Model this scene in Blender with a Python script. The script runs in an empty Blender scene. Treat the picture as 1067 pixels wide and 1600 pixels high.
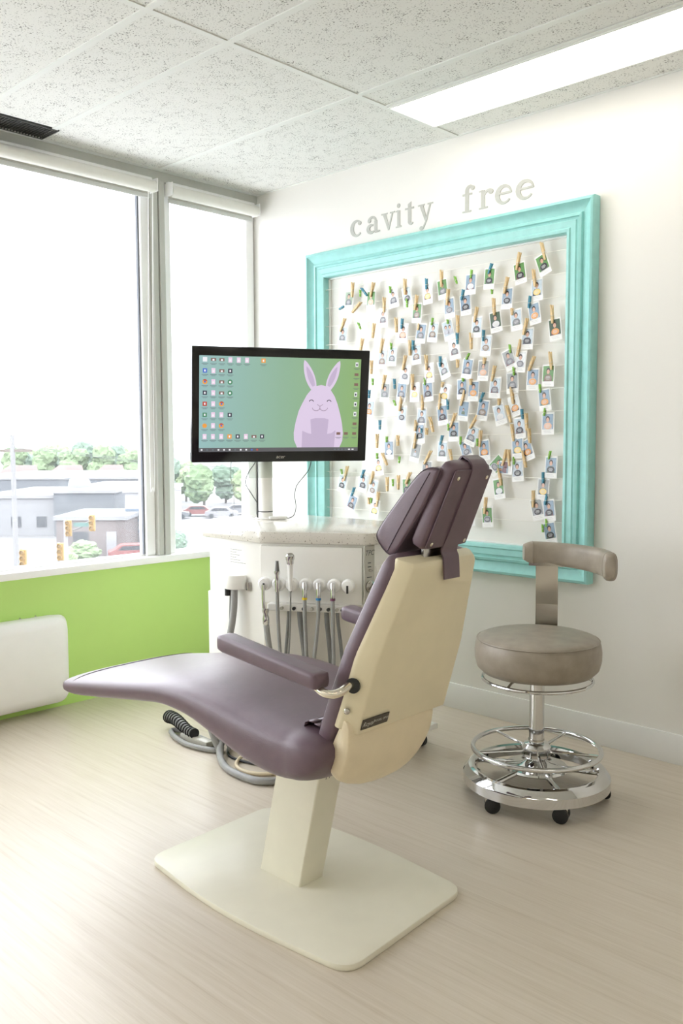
import bpy, bmesh, math, random
from mathutils import Vector, Matrix
random.seed(7)
SC = bpy.context.scene
COL = SC.collection
PI = math.pi
# ---------------------------------------------------------------- camera, sky, exposure
CAM = (3.578, -3.0914, 1.1679)
YAW, PITCH, ROLL, FOC = 0.766, 0.0792, -0.0037, 1382.2
cam_d = bpy.data.cameras.new('camera'); cam = bpy.data.objects.new('camera', cam_d); COL.objects.link(cam)
_f = Vector((-math.sin(YAW)*math.cos(PITCH), math.cos(YAW)*math.cos(PITCH), -math.sin(PITCH)))
_r = Vector((math.cos(YAW), math.sin(YAW), 0)); _u = _r.cross(_f)
_r2 = math.cos(ROLL)*_r + math.sin(ROLL)*_u; _u2 = -math.sin(ROLL)*_r + math.cos(ROLL)*_u
_m = Matrix((_r2, _u2, -_f)).transposed().to_4x4(); _m.translation = CAM
cam.matrix_world = _m
cam_d.sensor_fit = 'VERTICAL'; cam_d.sensor_height = 36.0; cam_d.sensor_width = 24.0
cam_d.lens = FOC/1600*36.0; cam_d.clip_start = 0.05; cam_d.clip_end = 2000
SC.camera = cam
SKY = 5.5
w = bpy.data.worlds.new('overcast'); SC.world = w; w.use_nodes = True
bg = w.node_tree.nodes['Background']; bg.inputs[0].default_value = (0.975, 0.97, 1.04, 1); bg.inputs[1].default_value = SKY
vs = SC.view_settings
vs.view_transform = 'Standard'; vs.look = 'None'; vs.exposure = 0.45; vs.gamma = 1.0; vs.use_curve_mapping = False
LIGHT_STRENGTH = 3.3
try:
    SC.cycles.max_bounces = 10; SC.cycles.diffuse_bounces = 6; SC.cycles.glossy_bounces = 4
    SC.cycles.transparent_max_bounces = 16; SC.cycles.sample_clamp_indirect = 6; SC.cycles.use_denoising = True
    SC.cycles.caustics_reflective = False; SC.cycles.caustics_refractive = False
except Exception: pass

# ---------------------------------------------------------------- materials
def srgb(*c):
    if len(c) == 1: c = (c[0],)*3
    return tuple(((v/255)/12.92 if v/255 <= .04045 else ((v/255+.055)/1.055)**2.4) for v in c)
def new_mat(name):
    m = bpy.data.materials.new(name); m.use_nodes = True
    return m, m.node_tree.nodes, m.node_tree.links, m.node_tree.nodes['Principled BSDF']
def mat(name, col, rough=.5, metal=0, vary=.04, scale=12, bump=0, bscale=200, coat=0, spec=.5, sheen=0):
    """plain surface with a little procedural mottling and fine relief"""
    m, N, L, b = new_mat(name)
    tc = N.new('ShaderNodeTexCoord')
    no = N.new('ShaderNodeTexNoise'); no.inputs['Scale'].default_value = scale; no.inputs['Detail'].default_value = 4
    L.new(tc.outputs['Object'], no.inputs['Vector'])
    rp = N.new('ShaderNodeValToRGB')
    rp.color_ramp.elements[0].position = .3; rp.color_ramp.elements[1].position = .7
    rp.color_ramp.elements[0].color = tuple(max(0, v*(1-vary)) for v in col)+(1,)
    rp.color_ramp.elements[1].color = tuple(min(1, v*(1+vary)) for v in col)+(1,)
    L.new(no.outputs['Fac'], rp.inputs[0]); L.new(rp.outputs[0], b.inputs['Base Color'])
    b.inputs['Roughness'].default_value = rough; b.inputs['Metallic'].default_value = metal
    b.inputs['Specular IOR Level'].default_value = spec
    b.inputs['Coat Weight'].default_value = coat
    if bump:
        n2 = N.new('ShaderNodeTexNoise'); n2.inputs['Scale'].default_value = bscale; n2.inputs['Detail'].default_value = 3
        L.new(tc.outputs['Object'], n2.inputs['Vector'])
        bp = N.new('ShaderNodeBump'); bp.inputs['Strength'].default_value = bump; bp.inputs['Distance'].default_value = .002
        L.new(n2.outputs['Fac'], bp.inputs['Height']); L.new(bp.outputs[0], b.inputs['Normal'])
    return m
def emit(name, col, s):
    m, N, L, b = new_mat(name)
    b.inputs['Base Color'].default_value = (*col, 1); b.inputs['Emission Color'].default_value = (*col, 1)
    b.inputs['Emission Strength'].default_value = s; b.inputs['Roughness'].default_value = .4
    return m
def speckle(name, base, dark, scale, lo, hi, rough, bump=.3, stretch=(1, 1, 1), clump=.25, detail=5):
    m, N, L, b = new_mat(name)
    tc = N.new('ShaderNodeTexCoord'); mp = N.new('ShaderNodeMapping'); mp.inputs['Scale'].default_value = stretch
    L.new(tc.outputs['Object'], mp.inputs[0])
    no = N.new('ShaderNodeTexNoise'); no.inputs['Scale'].default_value = scale; no.inputs['Detail'].default_value = detail; no.inputs['Roughness'].default_value = .65
    L.new(mp.outputs[0], no.inputs['Vector'])
    n2 = N.new('ShaderNodeTexNoise'); n2.inputs['Scale'].default_value = scale*.12; n2.inputs['Detail'].default_value = 2
    L.new(mp.outputs[0], n2.inputs['Vector'])
    mx = N.new('ShaderNodeMath'); mx.operation = 'MULTIPLY_ADD'; mx.inputs[1].default_value = clump
    L.new(n2.outputs['Fac'], mx.inputs[0]); L.new(no.outputs['Fac'], mx.inputs[2])
    rp = N.new('ShaderNodeValToRGB'); rp.color_ramp.elements[0].position = lo; rp.color_ramp.elements[1].position = hi
    rp.color_ramp.elements[0].color = (*base, 1); rp.color_ramp.elements[1].color = (*dark, 1)
    L.new(mx.outputs[0], rp.inputs[0]); L.new(rp.outputs[0], b.inputs['Base Color'])
    b.inputs['Roughness'].default_value = rough
    if bump:
        bp = N.new('ShaderNodeBump'); bp.inputs['Strength'].default_value = bump; bp.inputs['Distance'].default_value = .003; bp.invert = True
        L.new(mx.outputs[0], bp.inputs['Height']); L.new(bp.outputs[0], b.inputs['Normal'])
    return m
def floor_mat():
    m, N, L, b = new_mat('vinyl_woodgrain')
    tc = N.new('ShaderNodeTexCoord'); mp = N.new('ShaderNodeMapping'); mp.inputs['Scale'].default_value = (.9, 26, 1)
    L.new(tc.outputs['Object'], mp.inputs[0])
    a = N.new('ShaderNodeTexNoise'); a.inputs['Scale'].default_value = 2.2; a.inputs['Detail'].default_value = 6; a.inputs['Roughness'].default_value = .7
    L.new(mp.outputs[0], a.inputs['Vector'])
    mp2 = N.new('ShaderNodeMapping'); mp2.inputs['Scale'].default_value = (3.5, 130, 1); L.new(tc.outputs['Object'], mp2.inputs[0])
    c = N.new('ShaderNodeTexNoise'); c.inputs['Scale'].default_value = 1.6; c.inputs['Detail'].default_value = 4
    L.new(mp2.outputs[0], c.inputs['Vector'])
    ad = N.new('ShaderNodeMath'); ad.operation = 'MULTIPLY_ADD'; ad.inputs[1].default_value = .45
    L.new(c.outputs['Fac'], ad.inputs[0]); L.new(a.outputs['Fac'], ad.inputs[2])
    rp = N.new('ShaderNodeValToRGB'); e = rp.color_ramp.elements
    e[0].position = .48; e[1].position = .92
    e[0].color = (*srgb(187, 174, 155), 1); e[1].color = (*srgb(207, 197, 182), 1)
    k = rp.color_ramp.elements.new(.66); k.color = (*srgb(199, 188, 171), 1)
    L.new(ad.outputs[0], rp.inputs[0]); L.new(rp.outputs[0], b.inputs['Base Color'])
    b.inputs['Roughness'].default_value = .36; b.inputs['Specular IOR Level'].default_value = .6
    bp = N.new('ShaderNodeBump'); bp.inputs['Strength'].default_value = .12; bp.inputs['Distance'].default_value = .002
    L.new(c.outputs['Fac'], bp.inputs['Height']); L.new(bp.outputs[0], b.inputs['Normal'])
    return m
def glass_mat(name, tint=(1, 1, 1), refl=.5, veil=0):
    m = bpy.data.materials.new(name); m.use_nodes = True; N = m.node_tree.nodes; L = m.node_tree.links
    N.remove(N['Principled BSDF'])
    t = N.new('ShaderNodeBsdfTransparent'); t.inputs[0].default_value = (*tint, 1)
    g = N.new('ShaderNodeBsdfGlossy'); g.inputs['Roughness'].default_value = .02; g.inputs[0].default_value = (refl, refl, refl, 1)
    lw = N.new('ShaderNodeLayerWeight'); lw.inputs[0].default_value = .5
    pw = N.new('ShaderNodeMath'); pw.operation = 'POWER'; pw.inputs[1].default_value = 5; L.new(lw.outputs['Facing'], pw.inputs[0])
    ma = N.new('ShaderNodeMath'); ma.operation = 'MULTIPLY_ADD'; ma.inputs[1].default_value = .9; ma.inputs[2].default_value = .035; L.new(pw.outputs[0], ma.inputs[0])
    mx = N.new('ShaderNodeMixShader'); L.new(ma.outputs[0], mx.inputs[0]); L.new(t.outputs[0], mx.inputs[1]); L.new(g.outputs[0], mx.inputs[2])
    if veil:
        d = N.new('ShaderNodeBsdfTranslucent'); d.inputs[0].default_value = (.95, .97, 1, 1)  # even translucent veil imitates glare washing out the outside view
        m2 = N.new('ShaderNodeMixShader'); m2.inputs[0].default_value = veil
        L.new(mx.outputs[0], m2.inputs[1]); L.new(d.outputs[0], m2.inputs[2]); mx = m2
    L.new(mx.outputs[0], N['Material Output'].inputs[0])
    return m
M = {}
M['wall'] = mat('wall_paint', srgb(230, 228, 222), .55, vary=.01, scale=3, bump=.05, bscale=180)
M['green'] = mat('green_paint', srgb(190, 226, 126), .5, vary=.015, scale=3, bump=.05, bscale=180)
M['floor'] = floor_mat()
M['tile'] = speckle('acoustic_tile', srgb(226, 226, 221), srgb(118, 116, 110), 170, .70, .77, .9, bump=.5)
M['tbar'] = mat('grid_paint', srgb(224, 225, 220), .5, vary=.02)
M['white'] = mat('white_enamel', srgb(243, 243, 241), .35, vary=.01)
M['cartwhite'] = mat('cabinet_white', srgb(240, 239, 234), .3, vary=.01)
M['trim'] = mat('frame_white', srgb(249, 249, 248), .4, vary=.01)
M['mull'] = mat('anodised_grey', srgb(196, 197, 190), .45, vary=.03)
M['gasket'] = mat('dark_gasket', srgb(96, 100, 106), .6)
M['dark'] = mat('dark_plastic', srgb(34, 34, 36), .45, vary=.1)
M['vent'] = mat('vent_grey', srgb(70, 70, 68), .5, vary=.1)
M['blind'] = mat('blind_fabric', srgb(232, 231, 224), .8, vary=.02, bump=.2, bscale=600)
M['blind2'] = mat('blind_hem', srgb(208, 209, 206), .7, vary=.02)
M['base'] = mat('baseboard_paint', srgb(226, 226, 223), .45, vary=.01)
M['teal'] = mat('teal_paint', srgb(150, 207, 202), .38, vary=.05, scale=30, bump=.12, bscale=90)
M['cream'] = mat('cream_plastic', srgb(226, 216, 186), .38, vary=.02, scale=20, bump=.1, bscale=500)
M['cream2'] = mat('cream_vinyl', srgb(222, 208, 178), .42, vary=.03, scale=20, bump=.25, bscale=500)
M['creammetal'] = mat('cream_enamel', srgb(224, 220, 202), .35, vary=.02, scale=14)
M['purple'] = mat('plum_vinyl', srgb(101, 82, 92), .33, vary=.06, scale=40, bump=.3, bscale=700)
M['purple2'] = mat('plum_thread', srgb(70, 56, 64), .6)
M['taupe'] = mat('taupe_vinyl', srgb(148, 138, 124), .4, vary=.12, scale=22, bump=.3, bscale=420)
M['chrome'] = mat('chrome', (.68, .68, .68), .06, metal=1, vary=.02)
M['steel'] = mat('brushed_steel', (.52, .50, .46), .16, metal=1, vary=.12, scale=6)
M['nickel'] = mat('nickel', (.78, .73, .62), .16, metal=1, vary=.02)
M['black'] = mat('black_rubber', srgb(28, 28, 30), .5, vary=.1)
M['gloss'] = mat('black_gloss', srgb(16, 16, 17), .12, vary=.05)
M['hose'] = mat('grey_hose', srgb(150, 150, 148), .45, vary=.06, scale=60)
M['hose2'] = mat('dark_grey_hose', srgb(126, 126, 124), .5, vary=.06, scale=60)
M['quartz'] = speckle('quartz', srgb(216, 212, 203), srgb(104, 94, 82), 170, .665, .70, .12, bump=0, clump=.05, detail=2)
M['panelgrey'] = mat('satin_panel', srgb(188, 186, 176), .35, vary=.04, scale=80)
M['bodygrey'] = mat('lower_panel', srgb(222, 218, 208), .4, vary=.02)
M['ink'] = mat('ink', srgb(60, 62, 66), .6)
M['letter'] = mat('letter_paint', srgb(180, 180, 173), .5, vary=.05, scale=40)
M['wood'] = mat('pine', srgb(220, 192, 144), .6, vary=.12, scale=90)
M['pinblue'] = mat('blue_pin', srgb(64, 136, 160), .55, vary=.08, scale=90)
M['pingreen'] = mat('green_pin', srgb(132, 188, 70), .55, vary=.08, scale=90)
M['wire'] = mat('spring_wire', (.7, .68, .62), .3, metal=1)
M['paper'] = mat('photo_paper', srgb(240, 240, 238), .35, vary=.01)
M['string'] = mat('white_string', srgb(240, 238, 230), .8)
M['glass'] = glass_mat('window_glass', (.97, .99, .985), .55, .016)
M['acrylic'] = glass_mat('clear_acrylic', (.90, .92, .90), .5)
M['diffuser'] = emit('lamp_diffuser', (1.0, .955, .88), LIGHT_STRENGTH)
M['yellow'] = mat('band_yellow', srgb(228, 200, 30), .4)
M['blue'] = mat('band_blue', srgb(50, 130, 190), .4)
M['plum'] = mat('band_plum', srgb(110, 60, 90), .4)
M['silver'] = mat('silver_badge', (.7, .69, .66), .3, metal=1)
M['plate'] = mat('nameplate_dark', srgb(66, 60, 50), .35)

# ---------------------------------------------------------------- mesh building
class MB:
    def __init__(s): s.v = []; s.f = []; s.mi = []; s.cur = 0
    def add(s, vs_, fs):
        o = len(s.v); s.v += [tuple(p) for p in vs_]
        s.f += [tuple(o+i for i in f) for f in fs]; s.mi += [s.cur]*len(fs); return s
    def slot(s, i): s.cur = i; return s
    def box(s, x0, x1, y0, y1, z0, z1):
        v_ = [(x, y, z) for x in (x0, x1) for y in (y0, y1) for z in (z0, z1)]
        return s.add(v_, [(0, 1, 3, 2), (4, 6, 7, 5), (0, 4, 5, 1), (2, 3, 7, 6), (0, 2, 6, 4), (1, 5, 7, 3)])
    def hexa(s, b, t):  # 4 bottom pts, 4 top pts
        return s.add(list(b)+list(t), [(3, 2, 1, 0), (4, 5, 6, 7), (0, 1, 5, 4), (1, 2, 6, 5), (2, 3, 7, 6), (3, 0, 4, 7)])
    def prism(s, poly, vec):
        n = len(poly); V = Vector(vec)
        return s.add([Vector(p) for p in poly]+[Vector(p)+V for p in poly],
                     [tuple(range(n))[::-1], tuple(range(n, 2*n))]+[(i, (i+1) % n, n+(i+1) % n, n+i) for i in range(n)])
    def loft(s, rings, cap=True):
        n = len(rings[0]); vs_ = [p for r in rings for p in r]; fs = []
        for k in range(len(rings)-1):
            for i in range(n):
                j = (i+1) % n; fs.append((k*n+i, k*n+j, (k+1)*n+j, (k+1)*n+i))
        if cap: fs += [tuple(range(n))[::-1], tuple((len(rings)-1)*n+i for i in range(n))]
        return s.add(vs_, fs)
    def lathe(s, prof, c=(0, 0, 0), n=32, cap=True, axis=None):
        """prof: (radius, height) list; axis: direction of the height"""
        A = Vector(axis or (0, 0, 1)).normalized()
        X = A.orthogonal().normalized(); Y = A.cross(X)
        if not axis: X, Y = Vector((1, 0, 0)), Vector((0, 1, 0))
        C = Vector(c)
        return s.loft([[C+A*h+(X*math.cos(2*PI*i/n)+Y*math.sin(2*PI*i/n))*r for i in range(n)] for r, h in prof], cap)
    def ring(s, c, R, r, n=48, k=10, prof=None):
        """torus, or a swept ring with the profile prof [(dr,dz)]"""
        P = prof or [(r*math.cos(2*PI*j/k), r*math.sin(2*PI*j/k)) for j in range(k)]
        k = len(P); vs_ = []; fs = []
        for i in range(n):
            a = 2*PI*i/n
            for dr, dz in P: vs_.append((c[0]+(R+dr)*math.cos(a), c[1]+(R+dr)*math.sin(a), c[2]+dz))
        for i in range(n):
            for j in range(k):
                fs.append((i*k+j, ((i+1) % n)*k+j, ((i+1) % n)*k+(j+1) % k, i*k+(j+1) % k))
        return s.add(vs_, fs)
    def tube(s, path, r, n=10, smooth=0, closed=False, rads=None):
        P = [Vector(p) for p in path]
        if smooth: P, rads = catmull(P, smooth, rads, closed)
        R_ = rads or [r]*len(P)
        m = len(P); T = []
        for i in range(m):
            a = P[(i-1) % m] if (closed or i) else P[i]; b = P[(i+1) % m] if (closed or i < m-1) else P[i]
            T.append((b-a).normalized())
        X = T[0].orthogonal().normalized(); rings = []
        for i in range(m):
            X = (X-T[i]*X.dot(T[i])).normalized(); Y = T[i].cross(X)
            rings.append([P[i]+(X*math.cos(2*PI*k/n)+Y*math.sin(2*PI*k/n))*R_[i] for k in range(n)])
        if closed:
            vs_ = [p for q in rings for p in q]
            return s.add(vs_, [(i*n+k, i*n+(k+1) % n, ((i+1) % m)*n+(k+1) % n, ((i+1) % m)*n+k) for i in range(m) for k in range(n)])
        return s.loft(rings)
    def rbox(s, x0, x1, y0, y1, z0, z1, r=.01, seg=3):
        bm = bmesh.new(); bmesh.ops.create_cube(bm, size=1)
        for v_ in bm.verts: v_.co = Vector(((x0+x1)/2+v_.co.x*(x1-x0), (y0+y1)/2+v_.co.y*(y1-y0), (z0+z1)/2+v_.co.z*(z1-z0)))
        bmesh.ops.bevel(bm, geom=bm.edges[:], offset=r, segments=seg, profile=.5, affect='EDGES')
        return s.take(bm)
    def take(s, bm):
        bm.verts.index_update()
        s.add([v_.co.copy() for v_ in bm.verts], [tuple(v_.index for v_ in f.verts) for f in bm.faces]); bm.free(); return s
    def ico(s, c, r, sub=2, sc=(1, 1, 1), noise=0, seed=0):
        bm = bmesh.new(); bmesh.ops.create_icosphere(bm, subdivisions=sub, radius=1); rn = random.Random(seed)
        for v_ in bm.verts:
            k = 1+noise*(rn.random()-.5)*2; v_.co = Vector((c[0]+v_.co.x*r*sc[0]*k, c[1]+v_.co.y*r*sc[1]*k, c[2]+v_.co.z*r*sc[2]*k))
        return s.take(bm)
    def xf(s, mtx):
        s.v = [tuple(mtx @ Vector(p)) for p in s.v]; return s
    def bevel(s, r, seg=2, ang=40):
        me = bpy.data.meshes.new('t'); me.from_pydata(s.v, [], s.f); bm = bmesh.new(); bm.from_mesh(me); bpy.data.meshes.remove(me)
        bmesh.ops.recalc_face_normals(bm, faces=bm.faces[:])
        eds = [e for e in bm.edges if e.is_manifold and e.calc_face_angle(0) > math.radians(ang)]
        bmesh.ops.bevel(bm, geom=eds, offset=r, segments=seg, profile=.5, affect='EDGES', clamp_overlap=True)
        s.v = []; s.f = []; s.mi = []; s.cur = 0
        return s.take(bm)
    def mesh(s, name, mats, off=(0, 0, 0), smooth=35):
        me = bpy.data.meshes.new(name); o = Vector(off)
        me.from_pydata([tuple(Vector(p)-o) for p in s.v], [], s.f)
        ml = mats if isinstance(mats, (list, tuple)) else [mats]
        for k in ml: me.materials.append(M[k] if isinstance(k, str) else k)
        if len(ml) > 1: me.polygons.foreach_set('material_index', s.mi)
        bm = bmesh.new(); bm.from_mesh(me); bmesh.ops.recalc_face_normals(bm, faces=bm.faces[:]); bm.to_mesh(me); bm.free()
        if smooth:
            me.polygons.foreach_set('use_smooth', [True]*len(me.polygons))
            me.set_sharp_from_angle(angle=math.radians(smooth))
        me.update(); return me
    def build(s, name, mats, parent=None, off=None, smooth=35):
        """one mesh object; with a parent the vertices are given in the space of the world or of the thing (see off)"""
        if off is None: off = (0, 0, 0)
        ob = bpy.data.objects.new(name, s.mesh(name, mats, off, smooth)); COL.objects.link(ob)
        if parent is not None: ob.parent = parent
        return ob
def catmull(P, k, rads=None, closed=False):
    out = []; ro = [] if rads else None; n = len(P)
    for i in range(n if closed else n-1):
        g = (lambda j: P[j % n]) if closed else (lambda j: P[min(max(j, 0), n-1)])
        p0, p1, p2, p3 = g(i-1), g(i), g(i+1), g(i+2)
        for q in range(k):
            t = q/k
            out.append(.5*((2*p1)+(p2-p0)*t+(2*p0-5*p1+4*p2-p3)*t*t+(-p0+3*p1-3*p2+p3)*t**3))
            if rads: ro.append(rads[i]+(rads[(i+1) % n]-rads[i])*t)
    if not closed:
        out.append(P[-1]);
        if rads: ro.append(rads[-1])
    return out, ro
def sup(n, a, b, e=2.5, cx=0, cy=0):
    o = []
    for i in range(n):
        t = 2*PI*i/n; c, s_ = math.cos(t), math.sin(t)
        o.append((cx+a*math.copysign(abs(c)**(2/e), c), cy+b*math.copysign(abs(s_)**(2/e), s_)))
    return o
def rpoly(pts, r, k=6):
    """2-D polygon with rounded corners"""
    out = []; n = len(pts)
    for i in range(n):
        p = Vector(pts[i]); a = (Vector(pts[i-1])-p); b = (Vector(pts[(i+1) % n])-p)
        rr = r[i] if isinstance(r, (list, tuple)) else r
        la = min(rr, a.length*.49); lb = min(rr, b.length*.49); a.normalize(); b.normalize()
        for q in range(k+1):
            t = q/k; out.append((p+a*la)*(1-t)**2+p*2*t*(1-t)+(p+b*lb)*t*t)
    return [tuple(v_) for v_ in out]
def tag(o, label, cat=None, group=None, kind=None):
    o['label'] = label
    if cat: o['category'] = cat
    if group: o['group'] = group
    if kind: o['kind'] = kind
    return o
def thing(name, label, cat, loc=(0, 0, 0), rz=0, group=None, kind=None):
    o = bpy.data.objects.new(name, None); COL.objects.link(o); o.location = loc; o.rotation_euler = (0, 0, rz)
    o.empty_display_size = .1
    return tag(o, label, cat, group, kind)
def copy_tree(o, parent=None):
    c = o.copy(); COL.objects.link(c); c.parent = parent
    for ch in o.children: copy_tree(ch, c)
    return c
def text_mb(txt, size, shear=0, ext=0):
    cu = bpy.data.curves.new('txt', 'FONT'); cu.body = txt; cu.size = size; cu.shear = shear; cu.extrude = ext
    cu.align_x = 'CENTER'; cu.align_y = 'CENTER'; cu.resolution_u = 3
    ob = bpy.data.objects.new('txt', cu); COL.objects.link(ob)
    dg = bpy.context.evaluated_depsgraph_get(); me = bpy.data.meshes.new_from_object(ob.evaluated_get(dg))
    mb = MB(); mb.add([v_.co.copy() for v_ in me.vertices], [tuple(p.vertices) for p in me.polygons])
    bpy.data.objects.remove(ob); bpy.data.curves.remove(cu); bpy.data.meshes.remove(me)
    return mb
def frame_mtx(o, x, y):
    """matrix whose local x,y axes are x,y and origin o"""
    x = Vector(x).normalized(); y = Vector(y); z = x.cross(y).normalized(); y = z.cross(x)
    m_ = Matrix((x, y, z)).transposed().to_4x4(); m_.translation = Vector(o); return m_
ORD = ['first', 'second', 'third', 'fourth', 'fifth', 'sixth', 'seventh', 'eighth', 'ninth', 'tenth', 'eleventh', 'twelfth', 'thirteenth', 'fourteenth', 'fifteenth', 'sixteenth']
# ---------------------------------------------------------------- the room
RX, RY, H = 5.6, -5.0, 2.44
fl = thing('floor', 'pale woodgrain vinyl floor laid in wide sheets', 'floor', kind='structure')
for a, b_ in ((0, -.4395), (-.4405, -2.44), (-2.441, RY)):
    MB().box(0, RX, b_, a, -.02, 0).build('floor_sheet', 'floor', fl, smooth=0)
MB().box(0, RX, RY, 0, -.06, -.021).build('subfloor', 'bodygrey', fl, smooth=0)
tag(MB().box(-.15, RX+.1, 0, .12, 0, 2.6).build('wall_back', 'wall', smooth=0), 'white wall behind the teal picture frame', 'wall', kind='structure')
tag(MB().box(RX, RX+.1, RY, 0, 0, 2.6).build('wall_right', 'wall', smooth=0), 'white side wall opposite the windows', 'wall', kind='structure')
tag(MB().box(-.15, RX+.1, RY-.1, RY, 0, 2.6).build('wall_front', 'wall', smooth=0), 'white wall behind the viewer', 'wall', kind='structure')
wl = thing('wall_left', 'green painted lower wall under the windows', 'wall', kind='structure')
MB().box(-.12, 0, RY, 0, 0, .592).build('green_panel', 'green', wl, smooth=0)
MB().box(-.15, .0, RY, 0, 2.395, 2.6).build('window_head', 'mull', wl, smooth=0)
tag(MB().box(.4, RX, -.012, 0, 0, .111).bevel(.002).build('baseboard_back', 'base'), 'pale grey baseboard along the white wall', 'baseboard', kind='structure')
sill = MB().rbox(-.16, .032, RY, -.001, .592, .624, .004, 2).build('trim_1', 'trim')
tag(sill, 'white window sill above the green wall', 'sill', kind='structure')
# ceiling: tiles resting on a painted grid
ce = thing('ceiling', 'suspended ceiling of speckled acoustic tiles in a white grid', 'ceiling', kind='structure')
MB().box(0, RX, RY, 0, 2.50, 2.6).build('slab', 'tbar', ce, smooth=0)
YG = [0, -.615, -1.222, -1.528, -2.138, -2.748, -3.358, -3.968, -4.578, RY]
XG = [0.0, 1.284, 2.504, 3.724, 4.944, RX]
def tile(x0, x1, y0, y1):
    g = .004
    MB().box(x0+g, x1-g, y0+g, y1-g, 2.4425, 2.458).bevel(.0015, 1).build('ceiling_tile', 'tile', ce, smooth=0)
LIGHTS = [(1.290, 2.500, -.452, -.165), (2.51, 3.72, -3.31, -3.02), (3.73, 4.94, -2.09, -1.80), (1.29, 2.50, -4.53, -4.24), (3.73, 4.94, -3.31, -3.02)]  # all but the first are added out of view to fill the room
for i in range(5):
    for j in range(9):
        x0, x1, y1, y0 = XG[i], XG[i+1], YG[j], YG[j+1]
        if j == 0 and i == 1:
            tile(x0, x1, -.615, -.466); tile(x0, x1, -.15, 0); continue
        if (i, j) in ((2, 5), (3, 5)): tile(x0, x1, -3.01, -2.748); continue
        if (i, j) == (3, 3): tile(x0, x1, -1.79, -1.528); continue
        if (i, j) == (1, 7): tile(x0, x1, -4.23, -3.968); continue
        if i == 0 and j == 2: tile(.17, x1, y0, y1); continue
        tile(x0, x1, y0, y1)
def tbar(x0, x1, y0, y1): MB().box(x0, x1, y0, y1, 2.4385, 2.4425).build('grid_bar', 'tbar', ce, smooth=0)
for y in YG[1:-1]:
    for k in range(5): tbar((.17 if y in (-1.222, -1.528) else .03) if k == 0 else XG[k]+.012, XG[k+1]-.012 if k < 4 else RX, y-.012, y+.012)
for x in XG[1:-1]: tbar(x-.012, x+.012, RY, -.012)
tbar(0, .03, RY, -.012); tbar(0, RX, -.012, 0)
tbar(XG[1]+.012, XG[2]-.012, -.47, -.452)
# ceiling lamps: the one by the wall, then unseen panels added as fill
LN = ['long lit ceiling light panel beside the white wall', 'unseen fill light panel added above the viewer', 'unseen fill light panel added right of the viewer', 'unseen fill light panel added far behind the viewer', 'unseen fill light panel added behind the viewer on the right']
for (x0, x1, y0, y1), ln in zip(LIGHTS, LN):
    t = thing('ceiling_light', ln, 'light', ((x0+x1)/2, (y0+y1)/2, 2.436), group='recessed ceiling lights'); o = t.location
    f = MB(); a = .008
    f.box(x0, x1, y0, y0+a, 2.434, 2.46).box(x0, x1, y1-a, y1, 2.434, 2.46).box(x0, x0+a, y0+a, y1-a, 2.434, 2.46).box(x1-a, x1, y0+a, y1-a, 2.434, 2.46)
    f.build('light_frame', 'tbar', t, o, 0)
    MB().box(x0+a, x1-a, y0+a, y1-a, 2.438, 2.444).build('diffuser', 'diffuser', t, o, 0)
    MB().box(x0+a, x1-a, y0+a, y1-a, 2.446, 2.48).build('housing', 'tbar', t, o, 0)
# air vent
t = thing('ceiling_vent', 'dark egg-crate air grille in the ceiling above the blind', 'vent', (.095, -1.37, 2.44)); o = t.location
MB().box(.022, .168, -1.526, -1.20, 2.447, 2.452).build('backing', 'dark', t, o, 0)
f = MB().box(.022, .028, -1.526, -1.20, 2.437, 2.447).box(.162, .168, -1.526, -1.20, 2.437, 2.447).box(.028, .162, -1.206, -1.20, 2.437, 2.447).box(.028, .162, -1.526, -1.52, 2.437, 2.447)
f.build('vent_frame', 'vent', t, o, 0)
for i in range(24):
    y = -1.213-i*.0130; MB().box(.028, .162, y-.002, y+.002, 2.438, 2.447).build('louver', 'vent', t, o, 0)
for i in range(8):
    x = .042+i*.0150; MB().box(x-.0015, x+.0015, -1.52, -1.206, 2.440, 2.446).build('cross_louver', 'vent', t, o, 0)
# windows
def window(name, y0, y1, label, gk=True):
    """y0 < y1; white frame, rubber gasket, pane"""
    wn = thing(name, label, 'window', (-.05, (y0+y1)/2, .624), kind='structure'); o = wn.location
    z0, z1, fw_ = .624, 2.395, .052
    b = MB().rbox(-.085, -.02, y0, y0+fw_, z0, z1, .004, 1); b.rbox(-.085, -.02, y1-fw_, y1, z0, z1, .004, 1)
    b.rbox(-.085, -.02, y0+fw_, y1-fw_, z1-.05, z1, .004, 1); b.box(-.085, -.045, y0+fw_, y1-fw_, z0, z0+.008)
    b.build('window_frame', 'trim', wn, o)
    if gk: MB().box(-.05, -.034, y1-fw_-.007, y1-fw_, z0+.008, z1-.05).build('gasket', 'gasket', wn, o, 0)
    MB().box(-.05, -.046, y0+fw_, y1-fw_, z0+.008, z1-.05).build('pane', 'glass', wn, o, 0)
    return wn
def post(name, y0, y1, label):
    wn = thing(name, label, 'trim', (-.04, (y0+y1)/2, .624), kind='structure'); o = wn.location; ym = (y0+y1)/2
    MB().rbox(-.09, .006, y0, ym-.0012, .624, 2.395, .003, 1).build('post_half', 'mull', wn, o)
    MB().rbox(-.09, .012, ym+.0012, y1, .624, 2.395, .003, 1).build('post_half', 'mull', wn, o)
    MB().box(-.085, -.0, ym-.0012, ym+.0012, .624, 2.395).build('seam', 'gasket', wn, o, 0)
window('window_1', -2.10, -.646, 'large left window with white frame and dark gasket')
window('window_2', -.581, -.005, 'narrow window next to the corner of the room', False)
window('window_3', -3.62, -2.165, 'next window along, left of the view')
window('window_4', -5.0, -3.685, 'last window along, behind the viewer')
post('trim_2', -.646, -.581, 'grey metal post between the two windows')
post('trim_3', -2.165, -2.10, 'grey metal post left of the view')
post('trim_4', -3.685, -3.62, 'grey metal post behind the viewer')
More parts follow.
